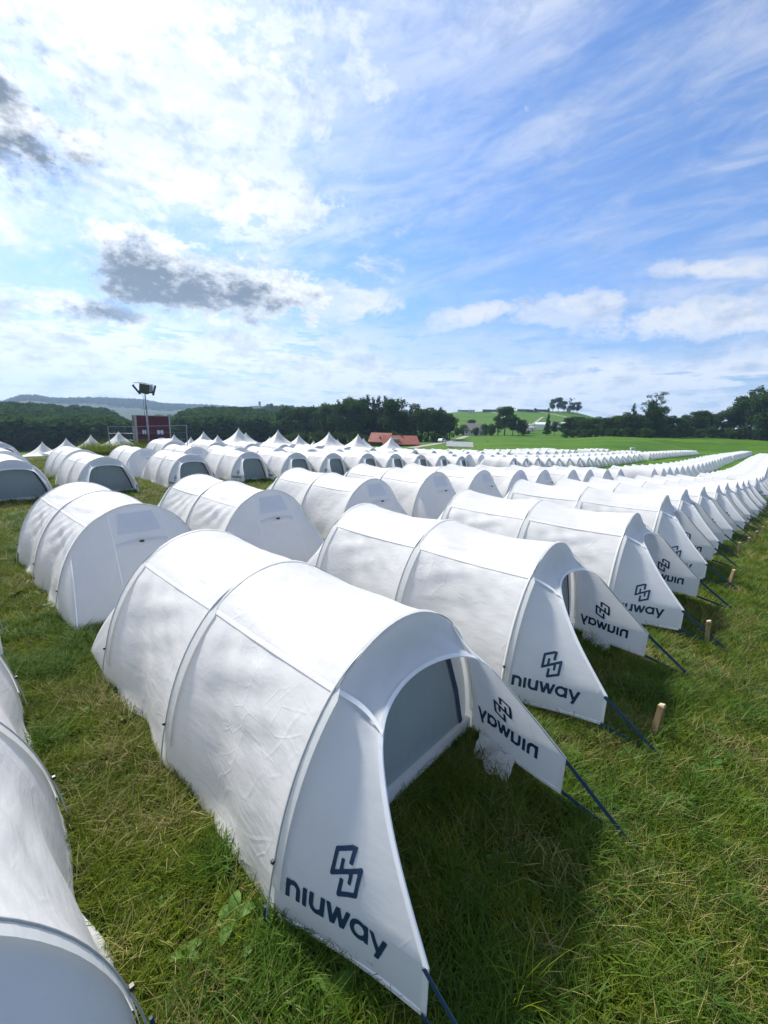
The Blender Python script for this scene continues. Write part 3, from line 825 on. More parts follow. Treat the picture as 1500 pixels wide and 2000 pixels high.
TENS = {20: 'twenty', 30: 'thirty', 40: 'forty', 50: 'fifty', 60: 'sixty'}
def ordn(n):
    if n <= 20: return ONES[n-1]
    t_, o_ = n//10*10, n % 10
    return ({30: 'thirtieth', 40: 'fortieth', 50: 'fiftieth', 60: 'sixtieth'}[t_] if o_ == 0 else TENS[t_]+'-'+ONES[o_-1])
protos = {2: [prototype(1, 2), prototype(2, 2)], 1: [prototype(3, 1), prototype(4, 1), prototype(7, 1)], 0: [prototype(5, 0)]}
used = {}
TENT_XY = []
def place_tent(u, v, flip, label, group, idx):
    x, y = UV2XY(2*(u - (1.157 if flip else 0)), 2*(v+.3875))
    d = math.hypot(x, y); det = 2 if d < 8.5 else (1 if d < 30 else 0)
    lst = protos[det]; k = idx % len(lst)
    if (det, k) not in used: o = lst[k]; used[(det, k)] = 1
    else: o = copy_tree(lst[k])
    z = gz(x, y); e = .7
    ax = Vector((UX, UY, 0))*(-1 if flip else 1)
    yv = Vector((VX, VY, 0))*(-1 if flip else 1)
    yv.z = (float(plane_z(x+yv.x*e, y+yv.y*e)) - float(plane_z(x-yv.x*e, y-yv.y*e)))/(2*e); yv.normalize()
    jit = R(rj.uniform(-1.3, 1.3)) if idx > 1 or flip else 0
    ax = (Matrix.Rotation(jit, 3, 'Z') @ ax).normalized(); zz = ax.cross(yv).normalized(); yv = zz.cross(ax)
    mtx = Matrix((ax, yv, zz)).transposed()
    o.rotation_euler = mtx.to_euler(); o.location = (x, y, float(plane_z(x, y)) - .004)
    if det == 0: o.scale = (1, 1, 1+rj.uniform(-.02, .03))
    tag(o, label, 'tent', group)
    TENT_XY.append((x, y, ax.x, ax.y))
    return o
rj = random.Random(11)
ROWS = [(ROW1, 0, 'nearest row with printed wings', 'tunnel tents of the nearest row'),
        (ROW2, 1, 'second row, rear panel showing', 'tunnel tents of the second row'),
        (ROW3, 0, 'third row with grey doors', 'tunnel tents of the third row'),
        (ROW4, 1, 'fourth row behind the doors', 'tunnel tents of the fourth row'),
        (ROW5, 0, 'fifth row, distant grey doors', 'tunnel tents of the fifth row'),
        (ROW6, 1, 'farthest row before the meadow', 'tunnel tents of the farthest row')]
special = {(0, 0): 'white tunnel tent cut by the lower left corner, closest to the camera',
           (0, 1): 'large foreground white tunnel tent with wide open grey door and printed wings',
           (0, 2): 'white tunnel tent directly behind the big foreground one, narrow view of its door',
           (1, 1): 'white tunnel tent left of the foreground tent, dark toggle on its pale rear panel',
           (2, 1): 'white tunnel tent with wide grey door at the left edge',
           (2, 2): 'white tunnel tent with widest grey door, next right from the left edge one'}
for ri, (row, flip, phr, grp) in enumerate(ROWS):
    for k, (u, v) in enumerate(row):
        lab = special.get((ri, k), f'white tunnel tent, {ordn(k+1)} from the left in the {phr}')
        place_tent(u, v, flip, lab, grp, k)
for det in protos:
    for k, o in enumerate(protos[det]):
        if (det, k) not in used:
            for c in list(o.children_recursive): bpy.data.objects.remove(c)
            bpy.data.objects.remove(o)

# ------------------------------------------------------------------ grass of the camp: clumps scattered as one ground cover
def leaf_mat(name, c1, c2, transl=.35, rough=.6):
    m, t, out = mat(name); oi = t.n.new('ShaderNodeObjectInfo'); r = oi.outputs['Random']
    gp = t.n.new('ShaderNodeNewGeometry').outputs['Position']
    n = t.noise(gp, .8, 3, .5); f = t.m('ADD', t.m('MULTIPLY', r, .65), t.m('MULTIPLY', n, .35), clamp=True)
    col = t.mix(f, c1, c2)
    p = t.n.new('ShaderNodeBsdfPrincipled'); p.inputs['Roughness'].default_value = rough; p.inputs['Specular IOR Level'].default_value = .3
    t.l.new(col, p.inputs['Base Color']); tr = t.n.new('ShaderNodeBsdfTranslucent'); t.l.new(col, tr.inputs['Color'])
    mx = t.n.new('ShaderNodeMixShader'); mx.inputs[0].default_value = transl
    t.l.new(p.outputs[0], mx.inputs[1]); t.l.new(tr.outputs[0], mx.inputs[2]); t.l.new(mx.outputs[0], out.inputs[0]); return m
MG = leaf_mat('grass_green', (.038, .085, .003), (.225, .285, .014)); ML = leaf_mat('grass_lush', (.026, .082, .004), (.115, .205, .012))
MS = leaf_mat('grass_straw', (.13, .125, .030), (.40, .34, .13), .2); MBL = leaf_mat('broad_leaf', (.035, .110, .010), (.110, .220, .028), .3)
def blade(V, F_, x, y, h, w, ang, lean, curl, segs=3):
    dx, dy = math.cos(ang), math.sin(ang); b = len(V); sx, sy = -dy, dx
    for k in range(segs+1):
        s = k/segs; ww = w*(1-s)**.7/2 if k < segs else 0
        r_ = h*(lean*s + curl*s*s); z = h*math.sqrt(max(.02, 1-(lean*.6)**2))*(s - .35*curl*s*s)
        px_, py_ = x+dx*r_, y+dy*r_
        if k < segs: V += [(px_-sx*ww, py_-sy*ww, z), (px_+sx*ww, py_+sy*ww, z)]
        else: V.append((px_, py_, z))
    for k in range(segs-1): F_.append((b+2*k, b+2*k+1, b+2*k+3, b+2*k+2))
    F_.append((b+2*segs-2, b+2*segs-1, b+2*segs))
def clump(name, n, rad, h0, h1, w, lean, curl, mat_, seed, segs=3):
    r = random.Random(seed); V = []; F_ = []
    for _ in range(n):
        a = r.uniform(0, 6.283); q_ = rad*math.sqrt(r.random())
        blade(V, F_, q_*math.cos(a), q_*math.sin(a), r.uniform(h0, h1), w*r.uniform(.7, 1.3), r.uniform(0, 6.283), r.uniform(*lean), r.uniform(*curl), segs)
    return mesh_np(name, V, F_, mat_)
def rosette(name, n, L, w, mat_, seed):
    r = random.Random(seed); V = []; F_ = []
    for i in range(n):
        a = 6.283*i/n + r.uniform(-.3, .3); l = L*r.uniform(.6, 1.1); up = r.uniform(.25, .9); b = len(V); dx, dy = math.cos(a), math.sin(a)
        K = 6
        for k in range(K+1):
            s = k/K; ww = w*math.sin(math.pi*min(1, s*.92+.08))**.8*(1 if k else .25)/2 + .002
            z = l*up*(s-.75*s*s)+.006; ox = dx*l*s*.9; oy = dy*l*s*.9; cup = .25*ww
            V += [(ox+dy*ww, oy-dx*ww, z+cup), (ox, oy, z), (ox-dy*ww, oy+dx*ww, z+cup)]
            if k: c = b+3*k; F_ += [(c-3, c-2, c+1, c), (c-2, c-1, c+2, c+1)]
    return mesh_np(name, V, F_, mat_, True)
gcoll = bpy.data.collections.new('grass_kinds')          # kept out of the scene: only the source of the scattered cover
kinds = [clump('a', 50, .075, .025, .065, .0042, (.2, .9), (.1, .6), MG, 1), clump('b', 40, .085, .045, .10, .0036, (.4, 1.1), (.1, .7), MS, 2),
         clump('c', 36, .06, .055, .125, .0052, (.15, .7), (.2, .8), ML, 3), rosette('d', 9, .055, .022, MBL, 4),
         clump('e', 48, .085, .02, .055, .0045, (.5, 1.2), (0, .5), MG, 5), clump('f', 16, .07, .05, .12, .003, (.5, 1.3), (.1, .5), MS, 6),
         rosette('g', 14, .03, .013, MBL, 7), clump('h', 7, .03, .18, .34, .0032, (.05, .35), (.1, .5), MG, 8, 4)]
for i, me in enumerate(kinds):
    o = bpy.data.objects.new(f'{i:02d}_kind', me); gcoll.objects.link(o)
def scatter(name, pts, idx, rot, scl, coll, **kw):
    me = bpy.data.meshes.new(name); n = len(pts); me.vertices.add(n); me.vertices.foreach_set('co', np.asarray(pts, np.float32).ravel())
    for nm, ty, dat in (('idx', 'INT', np.asarray(idx, np.int32)), ('scl', 'FLOAT', np.asarray(scl, np.float32))):
        at_ = me.attributes.new(nm, ty, 'POINT'); at_.data.foreach_set('value', dat)
    at_ = me.attributes.new('rot', 'FLOAT_VECTOR', 'POINT'); at_.data.foreach_set('vector', np.asarray(rot, np.float32).ravel())
    o = obj(name, me, **kw)
    ng = bpy.data.node_groups.new(name+'_nodes', 'GeometryNodeTree'); ng.interface.new_socket('Geometry', in_out='INPUT', socket_type='NodeSocketGeometry'); ng.interface.new_socket('Geometry', in_out='OUTPUT', socket_type='NodeSocketGeometry')
    N = ng.nodes; L_ = ng.links; gi = N.new('NodeGroupInput'); go = N.new('NodeGroupOutput'); iop = N.new('GeometryNodeInstanceOnPoints'); ci = N.new('GeometryNodeCollectionInfo')
    ci.inputs['Collection'].default_value = coll; ci.inputs['Separate Children'].default_value = True; ci.inputs['Reset Children'].default_value = True
    def attr(nm, ty):
        a = N.new('GeometryNodeInputNamedAttribute'); a.data_type = ty; a.inputs['Name'].default_value = nm; return [s for s in a.outputs if s.enabled and s.name == 'Attribute'][0]
    L_.new(gi.outputs[0], iop.inputs['Points']); L_.new(ci.outputs[0], iop.inputs['Instance']); iop.inputs['Pick Instance'].default_value = True
    L_.new(attr('idx', 'INT'), iop.inputs['Instance Index'])
    e2r = N.new('FunctionNodeEulerToRotation'); L_.new(attr('rot', 'FLOAT_VECTOR'), e2r.inputs[0]); L_.new(e2r.outputs[0], iop.inputs['Rotation'])
    L_.new(attr('scl', 'FLOAT'), iop.inputs['Scale']); L_.new(iop.outputs[0], go.inputs[0])
    mod = o.modifiers.new('scatter', 'NODES'); mod.node_group = ng
    return o
def inside_tents(x, y, marg=.0):
    m = np.zeros(len(x), bool)
    for tx, ty, ax, ay in TENT_XY:
        if tx*tx+ty*ty > 45**2: continue
        dx, dy = x-tx, y-ty; a = dx*ax+dy*ay; b = -dx*ay+dy*ax
        m |= (a > -LF-LR-.35) & (a < .0-.02) & (np.abs(b) < W/2-.01+marg)
    return m
def make_grass():
    P = []; S = []
    for d0, d1, dens, sc_ in ((.0, 4.5, 620, 1.0), (4.5, 9, 300, 1.15), (9, 18, 90, 1.6), (18, 40, 22, 2.4)):
        azr = (-64, 60); area = (d1*d1-d0*d0)*R(azr[1]-azr[0])/2; n = int(area*dens)
        r_ = np.sqrt(rng.uniform(d0*d0, d1*d1, n)); a_ = np.radians(rng.uniform(*azr, n)); x = r_*np.sin(a_); y = r_*np.cos(a_)
        keep = ~inside_tents(x, y)
        if d0 >= 18:
            u = (x*UX+y*UY)/2; keep &= (u > -13.9)
        P.append(np.stack([x, y], -1)[keep]); S.append(np.full(keep.sum(), sc_))
    P = np.concatenate(P); S = np.concatenate(S); x, y = P.T; z = ground_z(x, y)
    u = (x*UX+y*UY)/2; v = (x*VX+y*VY)/2
    n1 = vnoise(x, y, .9, 5); n2 = vnoise(x, y, .35, 6); n3 = vnoise(x, y, 2.6, 8)
    lush = .36*n1+.34*n2+.3*n3; rr = rng.random(len(x))
    idx = np.zeros(len(x), int)
    idx[rr < .25] = 4; idx[(rr > .25) & (rr < .36)] = 5
    dry = lush < .42
    idx[dry & (rr < .09)] = 1; idx[dry & (rr > .50) & (rr < .62)] = 5
    wet = lush > .58
    idx[wet & (rr < .50)] = 2; idx[wet & (rr > .5) & (rr < .56)] = 6
    front = (u > -.65) & (u < .2) & (v > -.4)              # shade in front of the open wings, put in as darker lush clumps
    q_ = rng.random(len(x)); idx[front & (q_ < .18)] = 2
    n4 = vnoise(x, y, .5, 12); idx[(q_ > .985) & (n4 > .35)] = 3; idx[(q_ > .90) & (n4 > .78)] = 3; idx[(q_ > .93) & (q_ < .985) & (n4 > .5)] = 6; idx[(q_ > .952) & (q_ < .956)] = 7
    scl = S*rng.uniform(.7, 1.25, len(x)); scl[(idx == 3) | (idx == 6)] *= rng.uniform(.8, 1.7, ((idx == 3) | (idx == 6)).sum())
    rot = np.stack([rng.normal(0, .12, len(x)), rng.normal(0, .12, len(x)), rng.uniform(0, 6.283, len(x))], -1)
    o = scatter('grass', np.stack([x, y, z-.004], -1), idx, rot, scl, gcoll)
    tag(o, 'short mown grass with straw and broad leaves between the tents', 'grass', kind='stuff')
make_grass()
# tall seeding grass on the bank by the fence
def tall_grass():
    n = 2600; xs = rng.uniform(150, 285, n); ds = rng.uniform(31, 38, n)
    az = np.interp(xs, [100, 330], [pix_az_te(100, 880)[0], pix_az_te(330, 880)[0]]); x = ds*np.sin(az); y = ds*np.cos(az); z = ground_z(x, y)
    k = rng.integers(0, 3, n); idx = np.where(k == 0, 7, np.where(k == 1, 2, 5))
    o = scatter('tall_grass', np.stack([x, y, z], -1), idx, np.stack([rng.normal(0, .1, n), rng.normal(0, .1, n), rng.uniform(0, 6.28, n)], -1), rng.uniform(2.2, 4.2, n), gcoll)
    tag(o, 'tall seeding grass on the bank before the peaked tents', 'grass', kind='stuff')
tall_grass()

# ------------------------------------------------------------------ marker stakes
def stakes():
    mtop = simple('sawn_wood', (.58, .44, .27), .7, noise=.15, nscale=40)
    m, t, out = mat('raw_wood'); p = t.n.new('ShaderNodeBsdfPrincipled'); t.l.new(p.outputs[0], out.inputs[0]); p.inputs['Roughness'].default_value = .75
    co = t.n.new('ShaderNodeTexCoord').outputs['Object']; g = t.noise(t.vm('MULTIPLY', co, (60, 60, 5)), 1.0, 5, .6, .5)
    t.l.new(t.mix(t.ss(g, .35, .65), (.30, .215, .11), (.14, .10, .052)), p.inputs['Base Color'])
    S = [(-.146, 1.545, 'nearest pale wooden stake in the grass right of the tents'), (-.09, 2.46, 'second nearest wooden stake, right of the printed wings'),
         (-.076, 3.59, 'third wooden stake standing in the sunlit grass strip'), (-.083, 4.76, 'fourth wooden stake, beyond the dark wing straps'),
         (-.03, 5.32, 'fifth wooden stake, small and close to the right edge'), (.01, 5.85, 'sixth wooden stake, near the right edge of the grass'), (.05, 6.5, 'farthest wooden stake at the right edge')]
    for i, (u, v, lab) in enumerate(S):
        x, y = UV2XY(2*u, 2*v); r_ = random.Random(i)
        mb = MB(); h = .235 + .02*(i % 2); w = .036; b = .7
        lv = [(-w/2, -w/2), (w/2, -w/2), (w/2, w/2), (-w/2, w/2)]
        vs = [(a*1.0, c*1.0, -.08) for a, c in lv] + [(a, c, h-.012) for a, c in lv] + [(a*.8, c*.8, h + (.006 if k < 2 else -.004)) for k, (a, c) in enumerate(lv)]
        fs = [(0, 1, 5, 4), (1, 2, 6, 5), (2, 3, 7, 6), (3, 0, 4, 7), (4, 5, 9, 8), (5, 6, 10, 9), (6, 7, 11, 10), (7, 4, 8, 11), (8, 9, 10, 11), (3, 2, 1, 0)]
        mb.add(vs, fs); o = mb.build('wooden_stake', [m, mtop]); o.data.polygons[8].material_index = 1
        for q_ in (4, 5, 6, 7): o.data.polygons[q_].material_index = 1
        pass; o.location = (x, y, gz(x, y)); o.rotation_euler = (r_.uniform(-.08, .08), r_.uniform(-.08, .08), r_.uniform(.2, 1.2))
        tag(o, lab, 'stake', 'wooden marker stakes in the grass')
stakes()

# ------------------------------------------------------------------ peaked marquees behind the camp
M['pag'] = fabric('marquee_cloth', (.74, .735, .71), .22, .3); M['brown'] = simple('brown_canvas', (.20, .15, .10), .8)
def pagoda(name):
    root = empty(name); n = 16; Hp = 2.75; eave = 1.15; hw = 2.0; V = []; F_ = []
    for r_ in range(n+1):
        s = r_/n; rad = hw*(s**1.35*.82 + .18*s) + .02; z = eave + (Hp-eave)*(1-s)**1.55*(1 - .0*s)
        for k in range(32):
            a = 2*math.pi*(k+.5)/32; sq = 1/max(abs(math.cos(a)), abs(math.sin(a)))
            q_ = 1 + (sq-1)*.85; V.append((rad*q_*math.cos(a), rad*q_*math.sin(a), z - .10*(sq-1)*s*s))
    for r_ in range(n):
        for k in range(32): F_.append((r_*32+k, (r_+1)*32+k, (r_+1)*32+(k+1) % 32, r_*32+(k+1) % 32))
    obj('roof', mesh_np('roof', V, F_, M['pag'], True), root)
    V = []; F_ = []
    for k in range(33):
        a = 2*math.pi*(k+.5)/32; sq = 1/max(abs(math.cos(a)), abs(math.sin(a))); q_ = 1+(sq-1)*.85
        x, y = hw*q_*math.cos(a), hw*q_*math.sin(a); w = 1+.008*math.sin(k*3)
        V += [(x*1.0, y*1.0, eave - .10*(sq-1)+.01), (x*.985*w, y*.985*w, -.3)]
        if k: F_.append((2*k-2, 2*k-1, 2*k+1, 2*k))
    obj('side_wall', mesh_np('side_wall', V, F_, M['pag'], True), root)
    mb = MB(); mb.tube([(0, 0, -.2), (0, 0, Hp+.06)], .03, 6); mb.build('pole', M['pole'], root)
    mb = MB(); mb.add([(-.40, -hw*1.005, -.2), (.15, -hw*1.005, -.2), (-.05, -hw*1.01, 1.0), (-.2, -hw*1.01, 1.05)], [(0, 1, 2, 3)]); mb.build('door_opening', M['brown'], root)
    return root
pg = pagoda('peaked_tent'); first = True
PG_F = [(87, 862, 60), (134, 855, 58), (182, 849, 56), (236, 842, 54), (300, 853, 52), (400, 842, 50), (468, 835, 49), (544, 839, 50), (643, 843, 50), (699, 847, 50), (763, 852, 50)]
PG_B = [(343, 848, 72), (375, 853, 76), (427, 849, 70), (482, 844, 68), (528, 852, 76), (584, 848, 62), (613, 860, 84), (659, 857, 70), (710, 855, 66)]
for pi_, (lst, phr) in enumerate(((PG_F, 'front line before the wood'), (PG_B, 'back line, only its tip showing'))):
    for k, (X, Yp, D) in enumerate(lst):
        x, y = at(X, D); zt = z_at_pix(X, Yp, D); g = gz(x, y); o = pg if first else copy_tree(pg); first = False
        s = 1.0; h = zt-g; o.location = (x, y, zt-2.8*s); o.rotation_euler = (0, 0, -math.atan2(x, y)+.35+.1*math.sin(k*5))
        if h < 2.8: pass
        tag(o, f'white peaked marquee, {ordn(k+1)} from the left in the {phr}', 'marquee', 'peaked white marquees behind the camp')

# ------------------------------------------------------------------ red container with light mast, mesh fence
def container():
    D = 37; x, y = at(300, D); g = gz(x, y); zt = z_at_pix(298, 812, D); root = empty('red_container', (x, y, g-.0), -math.atan2(x, y)+.12)
    tag(root, 'dark red site container with grey corner posts behind the mesh fence', 'container')
    h = zt-g; w = 2.25; dp = 2.2
    mr_ = simple('red_steel', (.12, .022, .045), .5, noise=.15, nscale=2.); mgy = simple('galvanised_steel', (.30, .33, .35), .45, .4, noise=.15)
    V = []; F_ = []; n = 40                              # ribbed front sheet
    mb = MB(); mb.box((0, 0, h/2+.18), (w-.1, dp-.1, h-.42)); mb.build('body', mr_, root)
    mb = MB()
    for k in range(26):
        xx = -w/2+.14+(w-.28)*k/25; mb.box((xx, -dp/2+.035, h/2+.18), (.035, .03, h-.5))
    mb.build('ribbed_front', mr_, root)
    for sx in (-1, 1):
        for sy in (-1, 1): mb = MB(); mb.box((sx*(w/2-.03), sy*(dp/2-.03), h/2), (.09, .09, h)); mb.build('corner_post', mgy, root)
    mb = MB(); mb.box((0, 0, h-.03), (w-.16, dp-.16, .10)); mb.build('roof', mgy, root)
    mb = MB(); mb.box((0, 0, .12), (w-.16, dp-.16, .16)); mb.build('base_frame', mgy, root)
    wh = simple('white_paper', (.62, .70, .78), .6); bl = simple('blue_print', (.10, .16, .36), .6)
    for cx, ww in ((-.62, .24), (.42, .40)):
        mb = MB(); mb.box((cx, -dp/2+.010, h*.56), (ww, .012, .30)); s = mb.build('notice', wh, root)
        mb = MB(); mb.add([(cx-.06, -dp/2+.002, h*.56+.13), (cx+.06, -dp/2+.002, h*.56+.13), (cx, -dp/2+.002, h*.56+.03)], [(0, 1, 2)]); mb.add([(cx-.07, -dp/2+.002, h*.56-.14), (cx+.07, -dp/2+.002, h*.56-.14), (cx+.03, -dp/2+.002, h*.56-.03), (cx-.03, -dp/2+.002, h*.56-.03)], [(0, 1, 2, 3)])
        mb.build('mark', bl, s)
    # mast
    D2 = 35.2; x, y = at(293, D2); g = gz(x, y); root = empty('light_mast', (x, y, g), -math.atan2(x, y))
    tag(root, 'tall floodlight mast standing in front of the red container', 'light mast')
    H2 = z_at_pix(290, 748, D2)-g; ppm = F_PX/D2*1.1
    dk = simple('dark_green_steel', (.05, .075, .07), .5, .3); lamp = simple('lamp_housing', (.035, .045, .06), .4, .3); gl = simple('lamp_glass', (.35, .42, .40), .15)
    mb = MB(); mb.tube([(0, 0, -.2), (0, 0, H2*.62)], .065, 10); mb.build('lower_tube', mgy, root, True)
    mb = MB(); mb.tube([(0, 0, H2*.60), (0, 0, H2*.80)], .05, 10); mb.build('middle_tube', mgy, root, True)
    mb = MB(); mb.tube([(0, 0, H2*.78), (0, 0, H2-.75)], .036, 10); mb.build('upper_tube', dk, root, True)
    mb = MB(); mb.tube([(-.13, -.05, H2*.35), (-.13, -.03, H2-.7)], .012, 6); mb.build('cable', dk, root, True)
    mb = MB(); mb.box((.10, 0, H2*.865), (.12, .10, .26)); mb.build('winch', dk, root)
    mb = MB(); mb.tube([(-.62, 0, H2-.22), (-.62, 0, H2-.04), (-.15, 0, H2-.02), (.15, 0, H2-.06), (.56, 0, H2-.10), (.56, 0, H2-.45)], .022, 6); mb.tube([(0, 0, H2-.75), (0, 0, H2-.05)], .04, 6); mb.build('lamp_frame', dk, root)
    for cx, cz, ang, yy in ((-.50, -.50, -.62, 0), (.60, -.50, .28, 0)):
        Mx = Matrix.Rotation(ang, 3, 'Y'); mb = MB(); mb.box((cx, yy, H2+cz), (.13, .46, .72), M=Mx); lo = mb.build('floodlight', lamp, root)
    Mx = Matrix.Rotation(.25, 3, 'X') @ Matrix.Rotation(.12, 3, 'Y'); mb = MB(); mb.box((-.02, -.18, H2-.42), (.62, .14, .66), M=Mx); lo = mb.build('floodlight', dk, root)
    mb = MB(); mb.box((.30, .12, H2-.42), (.44, .14, .56), M=Matrix.Rotation(-.2, 3, 'X')); mb.build('floodlight', lamp, root)
    mb = MB(); mb.box((.30, .03, H2-.40), (.36, .03, .44), M=Matrix.Rotation(-.2, 3, 'X')); mb.build('lamp_glass', gl, lo)
    # fence: two welded mesh panels and their posts
    pts = [at(216, 33.5), at(265, 33.0), at(369, 34.0)]
    for k in range(2):
        a = Vector((*pts[k], gz(*pts[k]))); b = Vector((*pts[k+1], gz(*pts[k+1]))); ta = z_at_pix((216, 265, 369)[k], (833, 833, 831)[k], 33.3); tb = z_at_pix((216, 265, 369)[k+1], (833, 833, 831)[k+1], 33.3)
        L_ = (b-a).length; d = (b-a).normalized(); root = empty('mesh_fence', a); zz0 = .12
        tag(root, ('short left panel' if k == 0 else 'long right panel') + ' of the grey mesh site fence around the container', 'fence', 'mesh site fence panels')
        tz = ta-a.z; tz2 = tb-b.z; loc = lambda s, z: (d.x*L_*s, d.y*L_*s, (b.z-a.z)*s+z)
        top = lambda s: tz*(1-s)+tz2*s
        for s in (.005, .985):
            mb = MB(); mb.tube([loc(s, -.3), loc(s, top(s))], .028, 6); mb.build('post', mgy, root)
        mb = MB(); mb.tube([loc(0, top(0)), loc(1, top(1))], .020, 5); mb.tube([loc(0, zz0), loc(1, zz0)], .018, 5); mb.build('rail', mgy, root)
        mb = MB(); nb = int(L_/.11)
        for i in range(1, nb): mb.tube([loc(i/nb, zz0), loc(i/nb, top(i/nb))], .0022, 3, False)
        for z_ in (.25, .5, .75): mb.tube([loc(0, top(0)*z_), loc(1, top(1)*z_)], .004, 3, False)
        mb.build('wire_mesh', mgy, root)
container()

# ------------------------------------------------------------------ trees
def bark(): return simple('bark', (.045, .036, .028), .9, noise=.3, nscale=3)
BARK = bark()
def foliage(name, c1, c2):
    m, t, out = mat(name); g = t.n.new('ShaderNodeNewGeometry'); oi = t.n.new('ShaderNodeObjectInfo')
    rnd = g.outputs['Random Per Island']
    n = t.noise(t.n.new('ShaderNodeTexCoord').outputs['Object'], .55, 3, .5)
    f = t.m('ADD', t.m('MULTIPLY', rnd, .35), t.m('ADD', t.m('MULTIPLY', t.ss(n, .35, .65), .30), t.m('MULTIPLY', oi.outputs['Random'], .40)), clamp=True)
    col = t.mix(f, c1, c2); d = t.n.new('ShaderNodeBsdfDiffuse'); t.l.new(col, d.inputs[0]); tr = t.n.new('ShaderNodeBsdfTranslucent'); t.l.new(col, tr.inputs[0])
    mx = t.n.new('ShaderNodeMixShader'); mx.inputs[0].default_value = .35; t.l.new(d.outputs[0], mx.inputs[1]); t.l.new(tr.outputs[0], mx.inputs[2]); t.l.new(mx.outputs[0], out.inputs[0]); return m
FOL = foliage('leaves', (.010, .034, .014), (.080, .150, .042)); FOLC = foliage('needles', (.012, .032, .016), (.030, .058, .024)); FOLB = foliage('bush_leaves', (.028, .062, .014), (.072, .130, .028))
def crown_np(blobs, n, size, seed, flat=.6):
    """leaf clusters spread through a set of overlapping ellipsoids (unit tree: height 1)"""
    g = np.random.default_rng(seed); vol = np.array([b[3]*b[3]*b[4] for b in blobs])**.7; pk = g.choice(len(blobs), n, p=vol/vol.sum())
    d = g.normal(size=(n, 3)); d /= np.linalg.norm(d, axis=1)[:, None]; rr = g.uniform(.45, 1.0, n)**.6
    B = np.array(blobs); c = B[pk, :3]; rad = np.stack([B[pk, 3], B[pk, 3], B[pk, 4]], -1)
    rr = rr*(1+.28*np.sin(d[:, 0]*7+pk)*np.sin(d[:, 1]*6+pk*2)*np.sin(d[:, 2]*8)+.14*g.normal(size=n)*.5)
    P = c + d*rad*rr[:, None]
    nrm = d*.8+g.normal(size=(n, 3))*.6; nrm /= np.linalg.norm(nrm, axis=1)[:, None]
    a = np.cross(nrm, g.normal(size=(n, 3))); a /= np.linalg.norm(a, axis=1)[:, None]; b = np.cross(nrm, a)
    s = size*g.uniform(.5, 1.3, n)[:, None]
    V = np.stack([P-a*s, P-b*s*flat, P+a*s, P+b*s*flat], 1).reshape(-1, 3); F_ = np.arange(n*4).reshape(-1, 4)
    return V, F_
def tree_proto(kind, seed, nleaf=5200):
    r = random.Random(seed); root = empty('tree')
    blobs = []; limbs = []
    if kind == 'round':
        for _ in range(17):
            a = r.uniform(0, 6.283); q_ = r.uniform(0, .25); z = r.uniform(.34, .86); k = 1-abs(z-.58)*.9
            blobs.append((q_*math.cos(a)*k, q_*math.sin(a)*k, z, r.uniform(.09, .16), r.uniform(.08, .14)))
        sz = .020; th = .4; m = FOL
    elif kind == 'tall':
        for _ in range(18):
            a = r.uniform(0, 6.283); z = r.uniform(.16, .93); q_ = r.uniform(0, .16)*(1.15-z*.6); blobs.append((q_*math.cos(a), q_*math.sin(a), z, r.uniform(.06, .12), r.uniform(.07, .13)))
        sz = .017; th = .6; m = FOL
    elif kind == 'conifer':
        for i in range(22):
            z = .10+.86*i/21; w = .19*(1-z)**.8+.012
            for q_ in range(3): a = r.uniform(0, 6.283); blobs.append((w*.55*math.cos(a), w*.55*math.sin(a), z, w*.62, .035))
        sz = .014; th = .95; m = FOLC
    elif kind == 'airy':
        for _ in range(26):
            a = r.uniform(0, 6.283); z = r.uniform(.40, .97); q_ = r.uniform(.03, .24)*(1.2-z*.5); blobs.append((q_*math.cos(a), q_*math.sin(a), z, r.uniform(.028, .06), r.uniform(.03, .055)))
        for _ in range(8):
            a = r.uniform(0, 6.283); q_ = r.uniform(0, .2); blobs.append((q_*math.cos(a), q_*math.sin(a), r.uniform(.12, .4), r.uniform(.09, .15), r.uniform(.08, .13)))
        sz = .014; th = .8; m = FOL; nleaf = int(nleaf*.8)
    else:                                                  # bush
        for _ in range(14):
            a = r.uniform(0, 6.283); q_ = r.uniform(0, .42); z = r.uniform(.22, .76); blobs.append((q_*math.cos(a), q_*math.sin(a), z, r.uniform(.16, .28), r.uniform(.14, .26)))
        sz = .035; th = .4; m = FOLB; nleaf = int(nleaf*.7)
    V, F_ = crown_np(blobs, nleaf, sz, seed); obj('crown', mesh_np('crown', V, F_, m), root)
    mb = MB(); mb.tube([(0, 0, -.03), (.004, 0, th*.5), (0, .006, th)], [.020, .014, .006], 7)
    for k in range(9 if kind != 'conifer' else 0):
        b = blobs[k*len(blobs)//9]; z0 = max(.06, min(th, b[2]-.16)); mb.tube([(0, 0, z0), (b[0]*.5, b[1]*.5, (z0+b[2])/2+.02), (b[0], b[1], b[2])], [.010, .006, .002], 5)
    mb.build('trunk', BARK, root); return root
TP = {k: [tree_proto(k, s+i*10) for i in range(nv)] for k, s, nv in (('round', 1, 2), ('tall', 2, 2), ('conifer', 3, 1), ('airy', 4, 1), ('bush', 5, 2))}
tused = set(); rt = random.Random(5)
